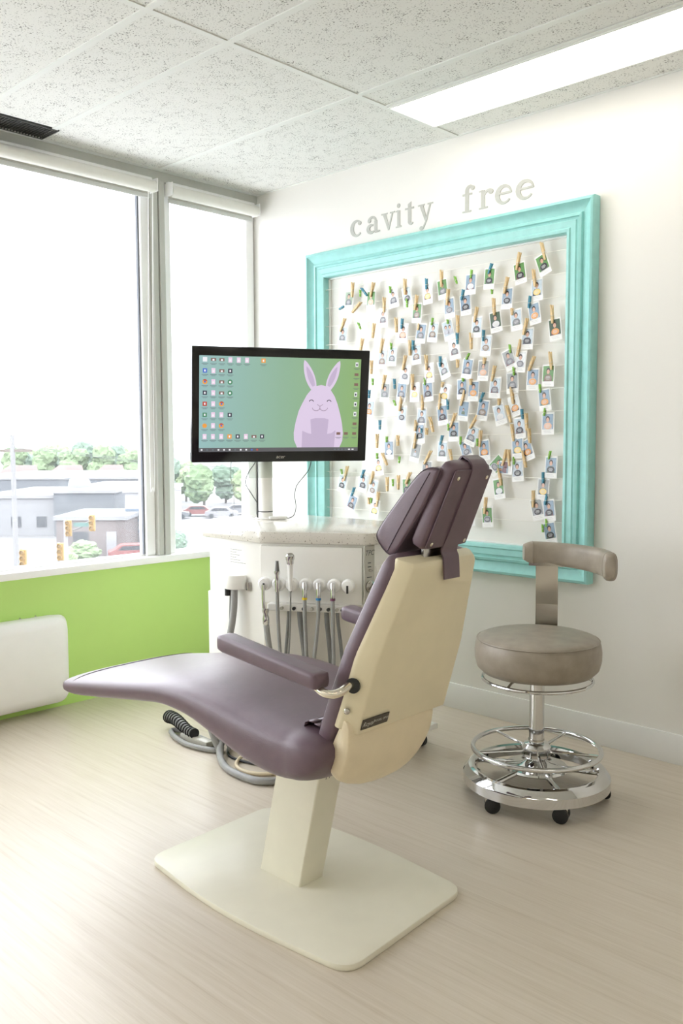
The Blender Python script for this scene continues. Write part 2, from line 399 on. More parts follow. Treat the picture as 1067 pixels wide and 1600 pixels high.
def blind(y0, y1, label, chain=True):
    t = thing('roller_blind', label, 'blind', (.04, (y0+y1)/2, 2.345), group='rolled-up window blinds'); o = t.location
    c = Vector((.042, 0, 2.348))
    MB().lathe([(.027, 0), (.027, y1-y0-.016)], (c.x, y0+.008, c.z), 24, axis=(0, 1, 0)).build('roll', 'blind', t, o)
    MB().box(.012, .0145, y0+.014, y1-.014, 2.318, 2.352).build('fabric', 'blind', t, o, 0)
    MB().rbox(.008, .019, y0+.012, y1-.012, 2.299, 2.321, .003, 1).build('hem_bar', 'blind2', t, o)
    MB().rbox(.004, .03, y0+.005, y1-.005, 2.376, 2.394, .004, 1).build('head_rail', 'trim', t, o)
    for ya, yb in ((y0, y0+.006), (y1-.006, y1)):
        MB().rbox(.0, .066, ya, yb, 2.325, 2.385, .002, 1).build('bracket', 'trim', t, o)
    if chain:
        ym = y1-.02
        MB().tube([(.05, ym, 2.34), (.022, ym, 1.5), (.018, ym, .98), (.018, ym-.012, .955), (.018, ym-.024, .98), (.022, ym-.024, 1.5), (.05, ym-.024, 2.34)], .0016, 6, 3).build('bead_chain', 'trim', t, o)
blind(-2.09, -.652, 'wide white roller blind rolled up over the left window')
blind(-.575, -.03, 'short white roller blind rolled up over the corner window', False)
blind(-3.61, -2.17, 'white roller blind left of the view', False)
# white rounded heater cover on the green wall
t = thing('wall_heater', 'white rounded box fixed low on the green wall', 'heater', (.05, -1.6, .03)); o = t.location
b = MB(); prof = [(.0, .008), (.055, .0), (.082, .012), (.10, .05)]
rings = []
for d, ins in prof:
    rings.append([(d, y, z) for y, z in rpoly([(-2.05+ins, .036+ins), (-1.168-ins, .036+ins), (-1.168-ins, .425-ins), (-2.05+ins, .425-ins)], .055, 6)])
b.loft(rings); b.build('cover', 'white', t, o, 50)
for y in (-1.30, -1.37): MB().lathe([(.004, 0), (.004, .003), (.002, .005)], (.03, y, .4245), 8).build('screw', 'steel', t, o)
# ---------------------------------------------------------------- teal frame with strings, photos and pegs
FX0, FX1, FZ0, FZ1 = .4136, 1.9438, .6228, 2.0718
IX0, IX1, IZ0, IZ1 = .535, 1.826, .744, 1.950
fr = thing('picture_frame', 'large teal moulded picture frame strung with rows of string', 'frame', (1.18, -.02, FZ0)); o = fr.location
# moulding profile: t from outer edge (0) to inner edge (1), depth from the wall
PROF = [(0, .004), (0, .046), (.03, .052), (.10, .054), (.16, .046), (.30, .038), (.42, .034), (.45, .044), (.53, .046), (.56, .040), (.62, .040), (.65, .044), (.84, .040), (.88, .045), (.97, .043), (1, .036), (1, .012)]
def rail(c0, c1, i0, i1):
    mb = MB(); A = []; B = []
    for t_, d in PROF:
        A.append((c0[0]+(i0[0]-c0[0])*t_, -d, c0[1]+(i0[1]-c0[1])*t_)); B.append((c1[0]+(i1[0]-c1[0])*t_, -d, c1[1]+(i1[1]-c1[1])*t_))
    mb.loft([A, B]); mb.build('frame_rail', 'teal', fr, o, 25)
CO = [(FX0, FZ0), (FX1, FZ0), (FX1, FZ1), (FX0, FZ1)]; CI = [(IX0, IZ0), (IX1, IZ0), (IX1, IZ1), (IX0, IZ1)]
for k in range(4): rail(CO[k], CO[(k+1) % 4], CI[k], CI[(k+1) % 4])
# white liner inside the opening
for x0, x1, z0, z1 in ((IX0-.01, IX0+.006, IZ0, IZ1), (IX1-.006, IX1+.01, IZ0, IZ1), (IX0, IX1, IZ0-.01, IZ0+.006), (IX0, IX1, IZ1-.006, IZ1+.01)):
    MB().box(x0, x1, -.012, -.0005, z0, z1).build('liner', 'paper', fr, o, 0)
SZ = [1.8935-.0869*k for k in range(13)]
for z in SZ:
    MB().tube([(IX0-.005, -.03, z), (.9, -.031, z-.003), (1.5, -.031, z-.003), (IX1+.005, -.03, z)], .0011, 6, 3).build('string', 'string', fr, o)
PHOTOS = """0.6884 1.8288 -5 palegreen grey
0.829 1.8131 -3.7 green peach
0.9032 1.7262 0 white grey
0.6503 1.6673 -6.8 pale grey
0.9627 1.8069 8.7 white grey
1.0417 1.8058 14.1 pale black
1.1583 1.8017 4.1 white yellow
1.2401 1.8133 9.1 green grey
1.0977 1.7284 -3.7 green brown
1.2748 1.7311 5.4 blue grey
1.0208 1.6483 -5.2 white peach
1.1227 1.6379 -7.1 blue grey
1.1861 1.6373 -7.8 pale brown
1.2698 1.638 15.5 pale none2
1.3837 1.8164 -1.7 blue white
1.4773 1.8276 -3.6 green black
1.3573 1.735 6.4 blue black
1.5617 1.739 -2.9 blue black
1.6209 1.8299 9.8 green black
1.7254 1.8487 22.1 green black
1.6974 1.7565 2.1 pale yellow
1.6885 1.6662 10.6 blue orange
1.7814 1.5968 7.4 darkgreen orange
1.6075 1.6498 6.2 pale grey
1.6572 1.5718 -2.1 pale black
1.6268 1.4838 -4.4 white grey
1.5758 1.4947 21.2 grey grey
1.417 1.6383 -3.1 pale black
1.5076 1.6511 9 darkgreen white
1.4622 1.5594 -5.1 pale brown
1.3033 1.555 9.9 white grey
1.2482 1.4755 21 pale grey
1.3688 1.4711 -8.7 blue grey
1.45 1.4592 -3 grey peach
0.8989 1.5409 -5.4 pale brown
0.9589 1.5498 -4.7 pale grey
1.0948 1.5482 5 pale brown
1.0327 1.4656 -7.4 white grey
1.1692 1.4642 4.5 white yellow
0.9151 1.3911 -3.6 grey grey
1.011 1.3886 -6.5 blue grey
1.0874 1.3841 -1.1 white yellow
1.1619 1.3838 5.4 blue black
1.254 1.3707 -12.2 white yellow
1.3423 1.3881 1.7 blue black
1.4016 1.3773 -2.9 blue orange
1.5092 1.386 -3.8 pale grey
1.3533 1.2967 -6.3 blue none
1.4486 1.2968 -9.3 blue brown
1.5322 1.2764 15.5 pale white
1.2416 1.2811 7.9 blue black
1.3037 1.2101 0.5 blue black
1.395 1.1915 -21.2 pale grey
1.366 1.1318 20.4 blue grey
1.4593 1.1321 6.4 blue orange
1.243 1.1258 -1.2 pale grey
1.1265 1.2713 -2.3 pale grey
1.0142 1.285 -5.6 pale black
0.8179 1.3161 -6.5 pale orange
1.1185 1.2022 4.1 blue black
0.9368 1.1305 2.7 blue white
1.0924 1.1197 -11.3 grey none
0.8758 1.0559 6.6 white yellow
0.6447 0.9697 -12.2 pale black
0.777 0.9737 -10.9 pale black
0.8393 0.952 -15.3 pale brown
0.7054 0.8757 -21.3 blue black
0.8524 0.8571 -9 white yellow
1.5903 1.4015 2.4 grey grey
1.6847 1.4109 -2.3 blue orange
1.7545 1.4214 -1.6 green brown
1.7405 1.3291 7.3 blue orange
1.6024 1.3089 18 white orange
1.7551 1.2356 1 blue peach
1.6279 1.2204 6.6 pale black
1.6206 1.1414 4.3 blue yellow
1.6626 1.1329 21.4 blue orange
1.6201 1.049 5.5 pale black
1.5553 1.061 88 blue none2
1.7732 1.066 -1.2 blue black
1.7379 0.9791 -2.2 grey yellow
1.7136 0.898 14.2 grey black
1.7673 0.8972 7.8 blue black
1.7736 0.8089 12.3 blue black
1.531 0.9738 10.2 green white
1.477 0.8541 5.4 green grey
1.3861 0.8542 6.6 pale grey
1.1583 1.0414 -2.2 grey black
1.0426 0.9618 2.8 green black
1.5183 1.0695 -44.1 green grey"""
PINS = """w 0.7166 1.9068 0.7131 1.8396
g 0.7643 1.8666 0.7642 1.8355
b 0.7735 1.8736 0.8069 1.8356
w 0.8467 1.8905 0.8289 1.8281
g 0.9461 1.8606 0.9472 1.8304
w 0.9119 1.8155 0.9111 1.7486
b 0.6622 1.8040 0.6299 1.7923
w 0.7689 1.8106 0.7141 1.7688
w 0.6673 1.7469 0.6378 1.6878
g 0.7505 1.7189 0.7662 1.6879
w 0.8511 1.7062 0.8409 1.6405
w 0.7797 1.6441 0.7647 1.5824
w 0.9800 1.7194 0.9842 1.6540
w 1.0322 1.8822 1.0335 1.8134
b 1.1530 1.8681 1.1532 1.8226
w 1.2329 1.8939 1.2347 1.8232
g 1.3037 1.8578 1.3152 1.8268
g 1.0449 1.7949 1.0453 1.7577
w 1.1008 1.8056 1.0889 1.7407
w 1.2714 1.8097 1.2634 1.7433
b 1.0187 1.7117 1.0132 1.6666
g 1.1884 1.6981 1.1809 1.6668
g 1.2686 1.6827 1.2687 1.6648
w 1.3199 1.6957 1.3225 1.6240
w 1.1153 1.6806 1.1075 1.6521
g 1.3903 1.8740 1.3858 1.8406
b 1.4897 1.8855 1.4737 1.8459
b 1.3486 1.7986 1.3382 1.7557
g 1.4909 1.7816 1.4911 1.7637
w 1.5657 1.8220 1.5496 1.7581
w 1.4981 1.7463 1.5036 1.6778
w 1.4187 1.7201 1.4062 1.6579
w 1.6209 1.9102 1.6068 1.8433
w 1.7168 1.9335 1.7354 1.8645
w 1.6831 1.8355 1.6916 1.7688
b 1.6709 1.7356 1.6646 1.6889
w 1.7657 1.6899 1.7716 1.6194
w 1.5883 1.6962 1.5893 1.6687
w 1.6579 1.6505 1.6422 1.5865
w 1.6304 1.5707 1.6130 1.5035
g 1.5782 1.5542 1.5820 1.5200
w 1.6929 1.5005 1.6683 1.4443
w 1.7614 1.5121 1.7699 1.4423
g 1.5980 1.4645 1.5994 1.4305
w 1.3886 1.6170 1.3912 1.5491
b 1.4521 1.6234 1.4494 1.5783
b 1.3179 1.6218 1.3202 1.5764
g 1.3820 1.5338 1.3656 1.5090
w 1.4583 1.5107 1.4545 1.4842
w 1.5084 1.4749 1.4949 1.4116
b 1.2301 1.5318 1.2294 1.4872
w 1.3208 1.5120 1.3210 1.4776
w 0.9042 1.6333 0.8892 1.5685
g 0.9538 1.6102 0.9523 1.5800
w 1.0622 1.6142 1.0616 1.5468
b 1.0807 1.6110 1.0786 1.5690
w 1.0378 1.5484 1.0214 1.4846
w 1.1510 1.5436 1.1556 1.4768
w 0.8340 1.5397 0.8320 1.4779
g 0.8422 1.4575 0.8422 1.4264
w 0.9162 1.4698 0.9011 1.4058
b 0.9721 1.4491 0.9737 1.4043
w 1.0768 1.4644 1.0771 1.3950
g 1.1458 1.4435 1.1460 1.4123
g 0.9688 1.3534 0.9794 1.3291
w 1.0153 1.3694 1.0028 1.3042
w 1.1341 1.3710 1.1315 1.3041
b 0.8859 1.2666 0.8847 1.2224
w 0.8691 1.2027 0.8679 1.1385
g 0.9274 1.1909 0.9239 1.1648
w 0.9925 1.1970 0.9925 1.1486
w 1.1000 1.2624 1.0930 1.2134
w 1.1742 1.2748 1.1925 1.2093
w 1.1568 1.2269 1.1569 1.1971
w 1.1024 1.2054 1.0863 1.1373
b 1.1308 1.2255 1.1287 1.2052
b 0.8203 1.4063 0.8183 1.3684
g 0.8690 1.1154 0.8670 1.0889
w 0.8999 1.1158 0.9278 1.0608
g 1.0028 1.1016 1.0002 1.0714
w 1.1821 1.1276 1.1451 1.0686
b 1.2433 1.1945 1.2322 1.1531
w 1.3119 1.2879 1.2858 1.2262
g 1.2765 1.2440 1.2760 1.2138
w 1.2820 1.1351 1.2932 1.0853
g 1.3411 1.1884 1.3383 1.1547
w 1.4258 1.2763 1.3881 1.2214
w 1.4421 1.2135 1.4377 1.1443
g 1.4255 1.1790 1.4252 1.1478
g 1.3499 1.4326 1.3500 1.4182
w 1.3898 1.4279 1.3907 1.4019
w 1.3615 1.3826 1.3400 1.3175
b 1.4558 1.3691 1.4371 1.3295
w 1.2335 1.3742 1.2243 1.3041
b 1.2713 1.3475 1.2716 1.3028
w 1.2456 1.4212 1.2406 1.3992
w 1.5307 1.3408 1.5295 1.3142
w 1.5877 1.3854 1.5980 1.3167
g 1.7190 1.3896 1.7221 1.3562
g 1.7442 1.2967 1.7393 1.2660
w 1.5669 1.3123 1.5881 1.2431
b 1.6382 1.2957 1.6432 1.2553
w 1.6582 1.2782 1.6627 1.2100
w 1.5921 1.2366 1.6030 1.1674
w 1.6723 1.2184 1.6781 1.1601
w 1.6456 1.1301 1.6599 1.0631
w 1.5695 1.1342 1.5513 1.0697
w 1.5796 1.1342 1.5841 1.0674
g 1.6038 1.1053 1.6043 1.0737
g 1.7707 1.1292 1.7625 1.0970
b 1.7400 1.0461 1.7399 1.0022
w 1.5324 1.0577 1.5453 0.9878
w 1.6961 0.9727 1.6963 0.9049
b 1.7602 0.9610 1.7498 0.9181
g 1.7573 0.8635 1.7564 0.8317
g 1.7408 0.8413 1.7421 0.8092
w 1.4719 0.9369 1.4650 0.8672
g 0.6381 1.0382 0.6435 1.0132
w 0.6796 1.0529 0.6599 0.9825
b 0.7879 1.0371 0.7691 0.9993
w 0.8484 1.0323 0.8248 0.9716
b 0.7246 0.9525 0.7066 0.9121
w 0.9305 1.0072 0.9306 0.9421
g 0.9632 0.9984 0.9632 0.9662
w 0.9965 1.0163 0.9955 0.9519
w 1.0665 1.0311 1.0397 0.9798
w 0.8768 0.9384 0.8665 0.8678
w 0.8195 0.9089 0.8178 0.8774
g 0.8315 0.9073 0.8315 0.8837"""

BGC = {'green': (92, 142, 74), 'darkgreen': (58, 84, 58), 'palegreen': (150, 168, 146), 'blue': (138, 160, 180), 'pale': (190, 204, 214), 'white': (226, 230, 232), 'grey': (150, 154, 154)}
SGC = {'black': (44, 44, 48), 'grey': (120, 120, 126), 'orange': (222, 158, 88), 'yellow': (232, 204, 128), 'peach': (226, 180, 150), 'brown': (136, 118, 100), 'white': (214, 214, 216)}
BGN = {'green': 'green', 'darkgreen': 'dark green', 'palegreen': 'grey-green', 'blue': 'blue', 'pale': 'pale blue', 'white': 'white', 'grey': 'grey'}
SGN = {'black': 'person with black sign', 'grey': 'person with grey sign', 'orange': 'person with orange sign', 'yellow': 'person with yellow sign', 'peach': 'person with peach sign', 'brown': 'person with brown sign', 'white': 'person with white sign', 'none': 'small figure', 'none2': 'two people'}
for k, c in BGC.items(): M['ph_'+k] = mat('print_'+k, srgb(*c), .3, vary=.18, scale=45)
for k, c in SGC.items(): M['sg_'+k] = mat('print_sign_'+k, srgb(*c), .3, vary=.06, scale=60)
M['ph_hair'] = mat('print_hair', srgb(46, 38, 36), .3); M['ph_skin'] = mat('print_skin', srgb(206, 164, 140), .3, vary=.1, scale=90)
SHIRT = {'a': (70, 74, 92), 'b': (188, 190, 200), 'c': (120, 84, 88), 'd': (96, 112, 96)}
for k, c in SHIRT.items(): M['sh_'+k] = mat('print_shirt_'+k, srgb(*c), .3, vary=.1, scale=90)
M['ph_text'] = mat('print_text', srgb(206, 206, 206), .4)
def ell(mb, cx, cz, a, b_, y, n=14, a0=0, a1=2*PI):
    mb.add([(cx+a*math.cos(a0+(a1-a0)*i/n), y, cz+b_*math.sin(a0+(a1-a0)*i/n)) for i in range(n)], [tuple(range(n))])
def picture(bgk, sg, sh):
    """flat print: the picture area of an instant photo, drawn as coloured shapes"""
    mb = MB(); P = .046/2; Z0, Z1 = -.022, .037
    mb.slot(0).add([(-P, -.0012, Z0), (P, -.0012, Z0), (P, -.0012, Z1), (-P, -.0012, Z1)], [(0, 1, 2, 3)])
    def person(cx, cz, k):
        mb.slot(3).add([(cx+x*k, -.00135, max(Z0, cz+z*k)) for x, z in ((-.018, -.04), (-.0175, -.022), (-.011, -.013), (0, -.011), (.011, -.013), (.0175, -.022), (.018, -.04))], [tuple(range(7))])
        mb.slot(2); ell(mb, cx, cz+.0025*k, .0088*k, .0115*k, -.00145)
        mb.slot(1); ell(mb, cx, cz-.0010*k, .0066*k, .0090*k, -.0016)
    if sg == 'none2': person(-.009, .014, .72); person(.010, .010, .72)
    elif sg == 'none': person(0, .004, .5)
    else:
        person(0, .0155, 1.0)
        mb.slot(4); ell(mb, .001, -.0095, .0165, .0125, -.0018, 18)
        mb.slot(5)
        for q in range(3):
            wd = (.008, .010, .007)[q]; zz = -.005-q*.0045
            mb.add([(-wd, -.0019, zz-.0009), (wd, -.0019, zz-.0009), (wd, -.0019, zz+.0009), (-wd, -.0019, zz+.0009)], [(0, 1, 2, 3)])
    return mb.mesh('picture', ['ph_'+bgk, 'ph_skin', 'ph_hair', 'sh_'+sh, 'sg_'+(sg if sg in SGC else 'grey'), 'ph_text'], smooth=0)
def paper_mesh():
    mb = MB(); rows = []
    for k in range(5):
        z = .043-.086*k/4; d = -.0015*math.sin(PI*k/4)*0
        rows.append([(-.027, d, z), (.027, d, z), (.027, d+.0006, z), (-.027, d+.0006, z)])
    return mb.loft(rows).mesh('photo', 'paper', smooth=0)
def caption_mesh():
    mb = MB(); mb.add([(-.017, -.0008, -.030), (.012, -.0008, -.030), (.012, -.0008, -.0285), (-.017, -.0008, -.0285)], [(0, 1, 2, 3)])
    mb.add([(-.014, -.0008, -.0355), (.016, -.0008, -.0355), (.016, -.0008, -.034), (-.014, -.0008, -.034)], [(0, 1, 2, 3)])
    return mb.mesh('caption', 'ph_text', smooth=0)
PAPER = paper_mesh(); CAPT = caption_mesh(); PICS = {}
rows_p = []
for i, l in enumerate(PHOTOS.split('\n')):
    x, z, dg, bgk, sg = l.split(); x, z, dg = float(x), float(z), float(dg)
    top = z+.043*math.cos(math.radians(dg)); row = min(range(13), key=lambda k: abs(SZ[k]-(top+.004)))
    rows_p.append((row, x, z, dg, bgk, sg, i))
rows_p.sort()
cnt = {}
for row, x, z, dg, bgk, sg, i in rows_p:
    k = cnt.get(row, 0); cnt[row] = k+1
    ob = bpy.data.objects.new('instant_photo', PAPER); COL.objects.link(ob)
    ob.location = (x, -.0325-.0011*(i % 4), z); ob.rotation_euler = (math.radians(-2.0), -math.radians(dg), math.radians(random.uniform(-4, 4)))
    tag(ob, '%s photo on the %s string, %s, %s background' % (ORD[k], ORD[row], SGN[sg], BGN[bgk]), 'photo', 'instant photos pegged in the teal frame')
    sh = 'abcd'[i % 4]; key = (bgk, sg, sh)
    if key not in PICS: PICS[key] = picture(*key)
    pc = bpy.data.objects.new('picture', PICS[key]); COL.objects.link(pc); pc.parent = ob
    cp = bpy.data.objects.new('caption', CAPT); COL.objects.link(cp); cp.parent = ob
def peg_meshes(L, wd, mk):
    """two tapered prongs and a wire spring, length L, centred, jaws at the bottom"""
    out = []
    for s_ in (-1, 1):
        mb = MB(); q = .0062*wd/.009
        prof = [(L/2, .62, s_*q*1.15), (L*.1, 1, s_*q*.62), (-L*.2, 1, s_*q*.5), (-L/2, .8, s_*q*.42)]
        rings = [[(-wd/2*k, y-q*.4, z), (wd/2*k, y-q*.4, z), (wd/2*k, y+q*.4, z), (-wd/2*k, y+q*.4, z)] for z, k, y in prof]
        out.append(mb.loft(rings).mesh('prong', mk, smooth=0))
    sp = MB(); r = wd*.62
    sp.tube([(-r, 0, -L*.05), (-r, -.006, -L*.09), (r, -.006, -L*.09), (r, 0, -L*.05), (r, .006, -L*.09), (-r, .006, -L*.09)], .0007, 5, closed=True)
    return out+[sp.mesh('spring', 'wire')]
PEG = {'w': (.068, .0092, 'wood', 'wooden'), 'b': (.0445, .0078, 'pinblue', 'blue'), 'g': (.0325, .0065, 'pingreen', 'green')}
PM = {k: peg_meshes(v_[0], v_[1], v_[2]) for k, v_ in PEG.items()}
pegs = []
for i, l in enumerate(PINS.split('\n')):
    k, x0, z0, x1, z1 = l.split(); x0, z0, x1, z1 = map(float, (x0, z0, x1, z1))
    zc = z1+.012; row = min(range(13), key=lambda q: abs(SZ[q]-zc)); pegs.append((k, row, (x0+x1)/2, x0, z0, x1, z1, i))
pegs.sort(); cnt = {}
for k, row, xm, x0, z0, x1, z1, i in pegs:
    n_ = cnt.get((k, row), 0); cnt[(k, row)] = n_+1
    L = math.hypot(x1-x0, z1-z0); std = PEG[k][0]
    t = thing('clothespin', '%s %s clothespin from the left on the %s string' % (ORD[n_], PEG[k][3], ORD[row]), 'clothespin', ((x0+x1)/2, -.036-.0006*(i % 3), (z0+z1)/2), group='clothespins in the teal frame')
    t.rotation_euler = (0, math.atan2(x0-x1, z0-z1), 0); t.scale = (1, 1, L/std)
    for nm, me in zip(('prong', 'prong', 'spring'), PM[k]):
        c = bpy.data.objects.new(nm, me); COL.objects.link(c); c.parent = t
# words on the wall above the frame
def arc(mb, cx, cy, rx, ry, a0, a1, wf, n=18):
    o_, i_ = [], []
    for k in range(n+1):
        a = math.radians(a0+(a1-a0)*k/n); w_ = wf(k/n)/2
        o_.append((cx+(rx+w_)*math.cos(a), cy+(ry+w_)*math.sin(a))); i_.append((cx+(rx-w_)*math.cos(a), cy+(ry-w_)*math.sin(a)))
    for k in range(n): mb.append([o_[k], o_[k+1], i_[k+1], i_[k]])
def bar(mb, *pts): mb.append(list(pts))
def dot(mb, cx, cy, r): mb.append([(cx+r*math.cos(2*PI*k/14), cy+r*math.sin(2*PI*k/14)) for k in range(14)])
def stem(mb, x, w_, y0, y1): bar(mb, (x, y0), (x+w_, y0), (x+w_, y1), (x, y1))
def glyph(ch):
    """bold serif lower-case letter, x-height 1, as a list of polygons, and its width"""
    g = []
    if ch == 'c':
        arc(g, .45, .5, .36, .44, 52, 318, lambda t: .10+.16*math.sin(PI*min(1, t*1.05))**2); dot(g, .66, .78, .12); return g, .85
    if ch == 'e':
        arc(g, .46, .5, .37, .44, 6, 322, lambda t: .09+.16*math.sin(PI*t)**2); bar(g, (.2, .52), (.86, .52), (.86, .62), (.2, .62)); return g, .9
    if ch == 'a':
        stem(g, .55, .2, .08, .72); arc(g, .40, .70, .24, .24, 0, 165, lambda t: .12+.04*t); dot(g, .2, .74, .11)
        arc(g, .36, .27, .24, .22, 60, 320, lambda t: .08+.14*math.sin(PI*t)); bar(g, (.55, .1), (.62, 0), (.95, .02), (.95, .1), (.75, .14)); return g, .95
    if ch in 'vy':
        bar(g, (.1, .97), (.34, .97), (.62, .05), (.50, -.02)); bar(g, (.78, .97), (.88, .97), (.58, -.02), (.48, -.02), (.5, .12))
        bar(g, (0, .92), (.46, .92), (.46, 1), (0, 1)); bar(g, (.64, .92), (1, .92), (1, 1), (.64, 1))
        if ch == 'y': bar(g, (.48, 0), (.58, 0), (.38, -.38), (.26, -.38)); dot(g, .23, -.33, .12)
        return g, 1.0
    if ch == 'i':
        stem(g, .12, .22, 0, .97); bar(g, (0, 0), (.46, 0), (.46, .08), (0, .08)); bar(g, (0, .9), (.2, .9), (.2, 1), (0, .96)); dot(g, .22, 1.25, .13); return g, .46
    if ch == 't':
        stem(g, .2, .22, .15, 1.2); bar(g, (0, .9), (.62, .9), (.62, 1), (0, 1)); bar(g, (.2, 1.2), (.42, 1.32), (.42, 1.15), (.2, .95))
        arc(g, .43, .2, .13, .14, 180, 330, lambda t: .2-.12*t); return g, .66
    if ch == 'f':
        stem(g, .16, .22, 0, 1.15); bar(g, (0, 0), (.54, 0), (.54, .08), (0, .08)); bar(g, (0, .9), (.58, .9), (.58, 1), (0, 1))
        arc(g, .47, 1.14, .2, .22, 180, 50, lambda t: .22-.1*t); dot(g, .62, 1.24, .12); return g, .74
    if ch == 'r':
        stem(g, .12, .22, 0, .97); bar(g, (0, 0), (.5, 0), (.5, .08), (0, .08)); bar(g, (0, .9), (.2, .9), (.2, 1), (0, .96))
        arc(g, .56, .68, .24, .24, 170, 50, lambda t: .10+.06*t); dot(g, .68, .82, .13); return g, .85
for word, lab, pos in (('cavity', 'pale grey serif word "cavity" on the wall above the frame', ((.673, .073), (.773, .082), (.863, .081), (.949, .034), (1.003, .054), (1.076, .083))),
                       ('free', 'pale grey serif word "free" on the wall above the frame', ((1.315, .062), (1.399, .073), (1.480, .080), (1.578, .084)))):
    t = thing('wall_lettering', lab, 'lettering', (pos[0][0], 0, 2.121)); o = t.location
    for ch, (x, wd) in zip(word, pos):
        g, gw = glyph(ch); mb = MB()
        for q_, poly in enumerate(g): mb.prism([(x+px/gw*wd, -.0004-.00003*q_, 2.121+pz*.076) for px, pz in poly], (0, -.0016-.00004*q_, 0))
        mb.build('letter', 'letter', t, o, 0)
# ---------------------------------------------------------------- dental chair
YC = -1.54
ch = thing('dental_chair', 'plum upholstered dental chair with cream back shell on a square pedestal', 'dental chair', (1.92, -1.52, 0)); o = ch.location
# base plate with bowed sides
pl = rpoly([(1.535, -1.748), (1.90, -1.792), (2.305, -1.752), (2.275, -1.285), (1.90, -1.248), (1.515, -1.285)], [.05, .3, .06, .05, .3, .05], 8)
MB().prism([(x, y, 0) for x, y in pl], (0, 0, .016)).bevel(.003, 2).build('base_plate', 'creammetal', ch, o)
# leaning square column
def colpts(z, x0, x1, y0, y1, r=.007):
    s_ = .24*z; return [(x+s_, y, z) for x, y in rpoly([(x0, y0), (x1, y0), (x1, y1), (x0, y1)], r, 3)]
MB().loft([colpts(z, 1.806, 1.962, -1.578, -1.490) for z in (.014, .46)]).build('column', 'creammetal', ch, o, 30)
tx = text_mb('17', .028, .1); tx.xf(frame_mtx((2.032, -1.545, .325), (0, 1, 0), (.24, 0, 1)))
tx.xf(Matrix.Translation((.009, 0, 0))); tx.build('column_mark', 'ink', ch, o, 0)
# one-piece leg rest and seat
ST = [(1.118, .442, .420, .19), (1.122, .450, .412, .222), (1.134, .456, .404, .236), (1.19, .468, .402, .241), (1.30, .488, .416, .242), (1.43, .510, .436, .243), (1.55, .530, .454, .243), (1.65, .545, .464, .243),
      (1.76, .552, .454, .244), (1.87, .549, .422, .245), (1.97, .540, .392, .246), (2.07, .532, .378, .246), (2.13, .528, .382, .243), (2.17, .526, .392, .232), (2.20, .520, .408, .215), (2.222, .508, .436, .195), (2.232, .490, .462, .165)]
def seat_ring(x, zt, zb, hw, e=3.6, n=36):
    pts = sup(n, hw, (zt-zb)/2, e, 0, (zt+zb)/2); out = []
    for v_, z in pts:
        k = 1-(v_/hw)**2
        dish = -.010*max(0, min(1, (x-1.75)/.25))*k if z > (zt+zb)/2 else .0
        out.append((x, YC+v_-.30*max(0, x-2.13), z+dish+(.004*k if z > (zt+zb)/2 else 0)))
    return out
def spline_st(S, k=4):
    P, _ = catmull([Vector((a, b, c)) for a, b, c, d in S], k); Q, _ = catmull([Vector((d, 0, 0)) for a, b, c, d in S], k)
    return [(p.x, p.y, p.z, q.x) for p, q in zip(P, Q)]
SS = spline_st(ST)
se = MB().loft([seat_ring(*s_) for s_ in SS]).build('seat_cushion', 'purple', ch, o, 60)
rg = seat_ring(1.185, .4675, .4015, .2375, 3.6, 48); MB().tube(rg, .0016, 6, closed=True).build('toe_piping', 'purple2', se, o)
# backrest upholstery: stations up the lean
def back_ring(cx, cz, hw, th, e=4.5, n=32, lean=.345):
    d = Vector((lean, 0, 1)).normalized(); nr = Vector((d.z, 0, -d.x)); c = Vector((cx, YC, cz))
    return [c+Vector((0, v_, 0))+nr*q for v_, q in sup(n, hw, th, e)]
B0, B1 = Vector((2.193, 0, .478)), Vector((2.360, 0, .926))
BS = [(0, .150, .012), (.008, .178, .022), (.03, .187, .0275), (.10, .187, .029), (.30, .185, .029), (.52, .180, .029), (.70, .162, .028), (.85, .147, .027), (.95, .137, .025), (.985, .128, .020), (1.0, .105, .010)]
rings = []
for t_, hw, th in BS:
    c = B0.lerp(B1, t_); rings.append(back_ring(c.x, c.z, hw, th))
bk = MB().loft(rings).build('back_cushion', 'purple', ch, o, 60)
# cream back shell: shallow tray with sloped sides
def shell_ring(t_, wf, wr, dr):
    """t along the lean; wf/wr half widths at the front and at the rear face; dr depth behind the cushion"""
    c = Vector((2.222, 0, .478)).lerp(Vector((2.377, 0, .919)), t_); nr = Vector((.945, 0, -.326))
    pts = [(-wf, -.012), (wf, -.012), (wf, .002), (wr, dr), (-wr, dr), (-wf, .002)]
    return [(c.x+nr.x*q, YC+v_, c.z+nr.z*q) for v_, q in pts]
sh = MB().loft([shell_ring(t_, wf, wr, dr) for t_, wf, wr, dr in ((.13, .181, .156, .042), (.50, .177, .152, .037), (.53, .175, .150, .037), (.975, .129, .113, .032), (1.0, .127, .108, .026))])
sh.bevel(.0045, 2, 22).build('back_shell', 'cream', ch, o, 28)
# hole for the arm tube, screw on the side
for s_ in (-1, 1):
    MB().lathe([(.017, -.004), (.017, .0015)], (2.289-(.056 if s_ > 0 else 0), YC+s_*.178, .640), 18, axis=(.25, s_*1, 0)).build('arm_socket', 'black', ch, o)
    if s_ < 0: MB().lathe([(.007, -.002), (.007, .002), (.004, .004)], (2.272, YC+s_*.1785, .580), 12, axis=(.45, s_*1, 0)).build('shell_screw', 'steel', ch, o)
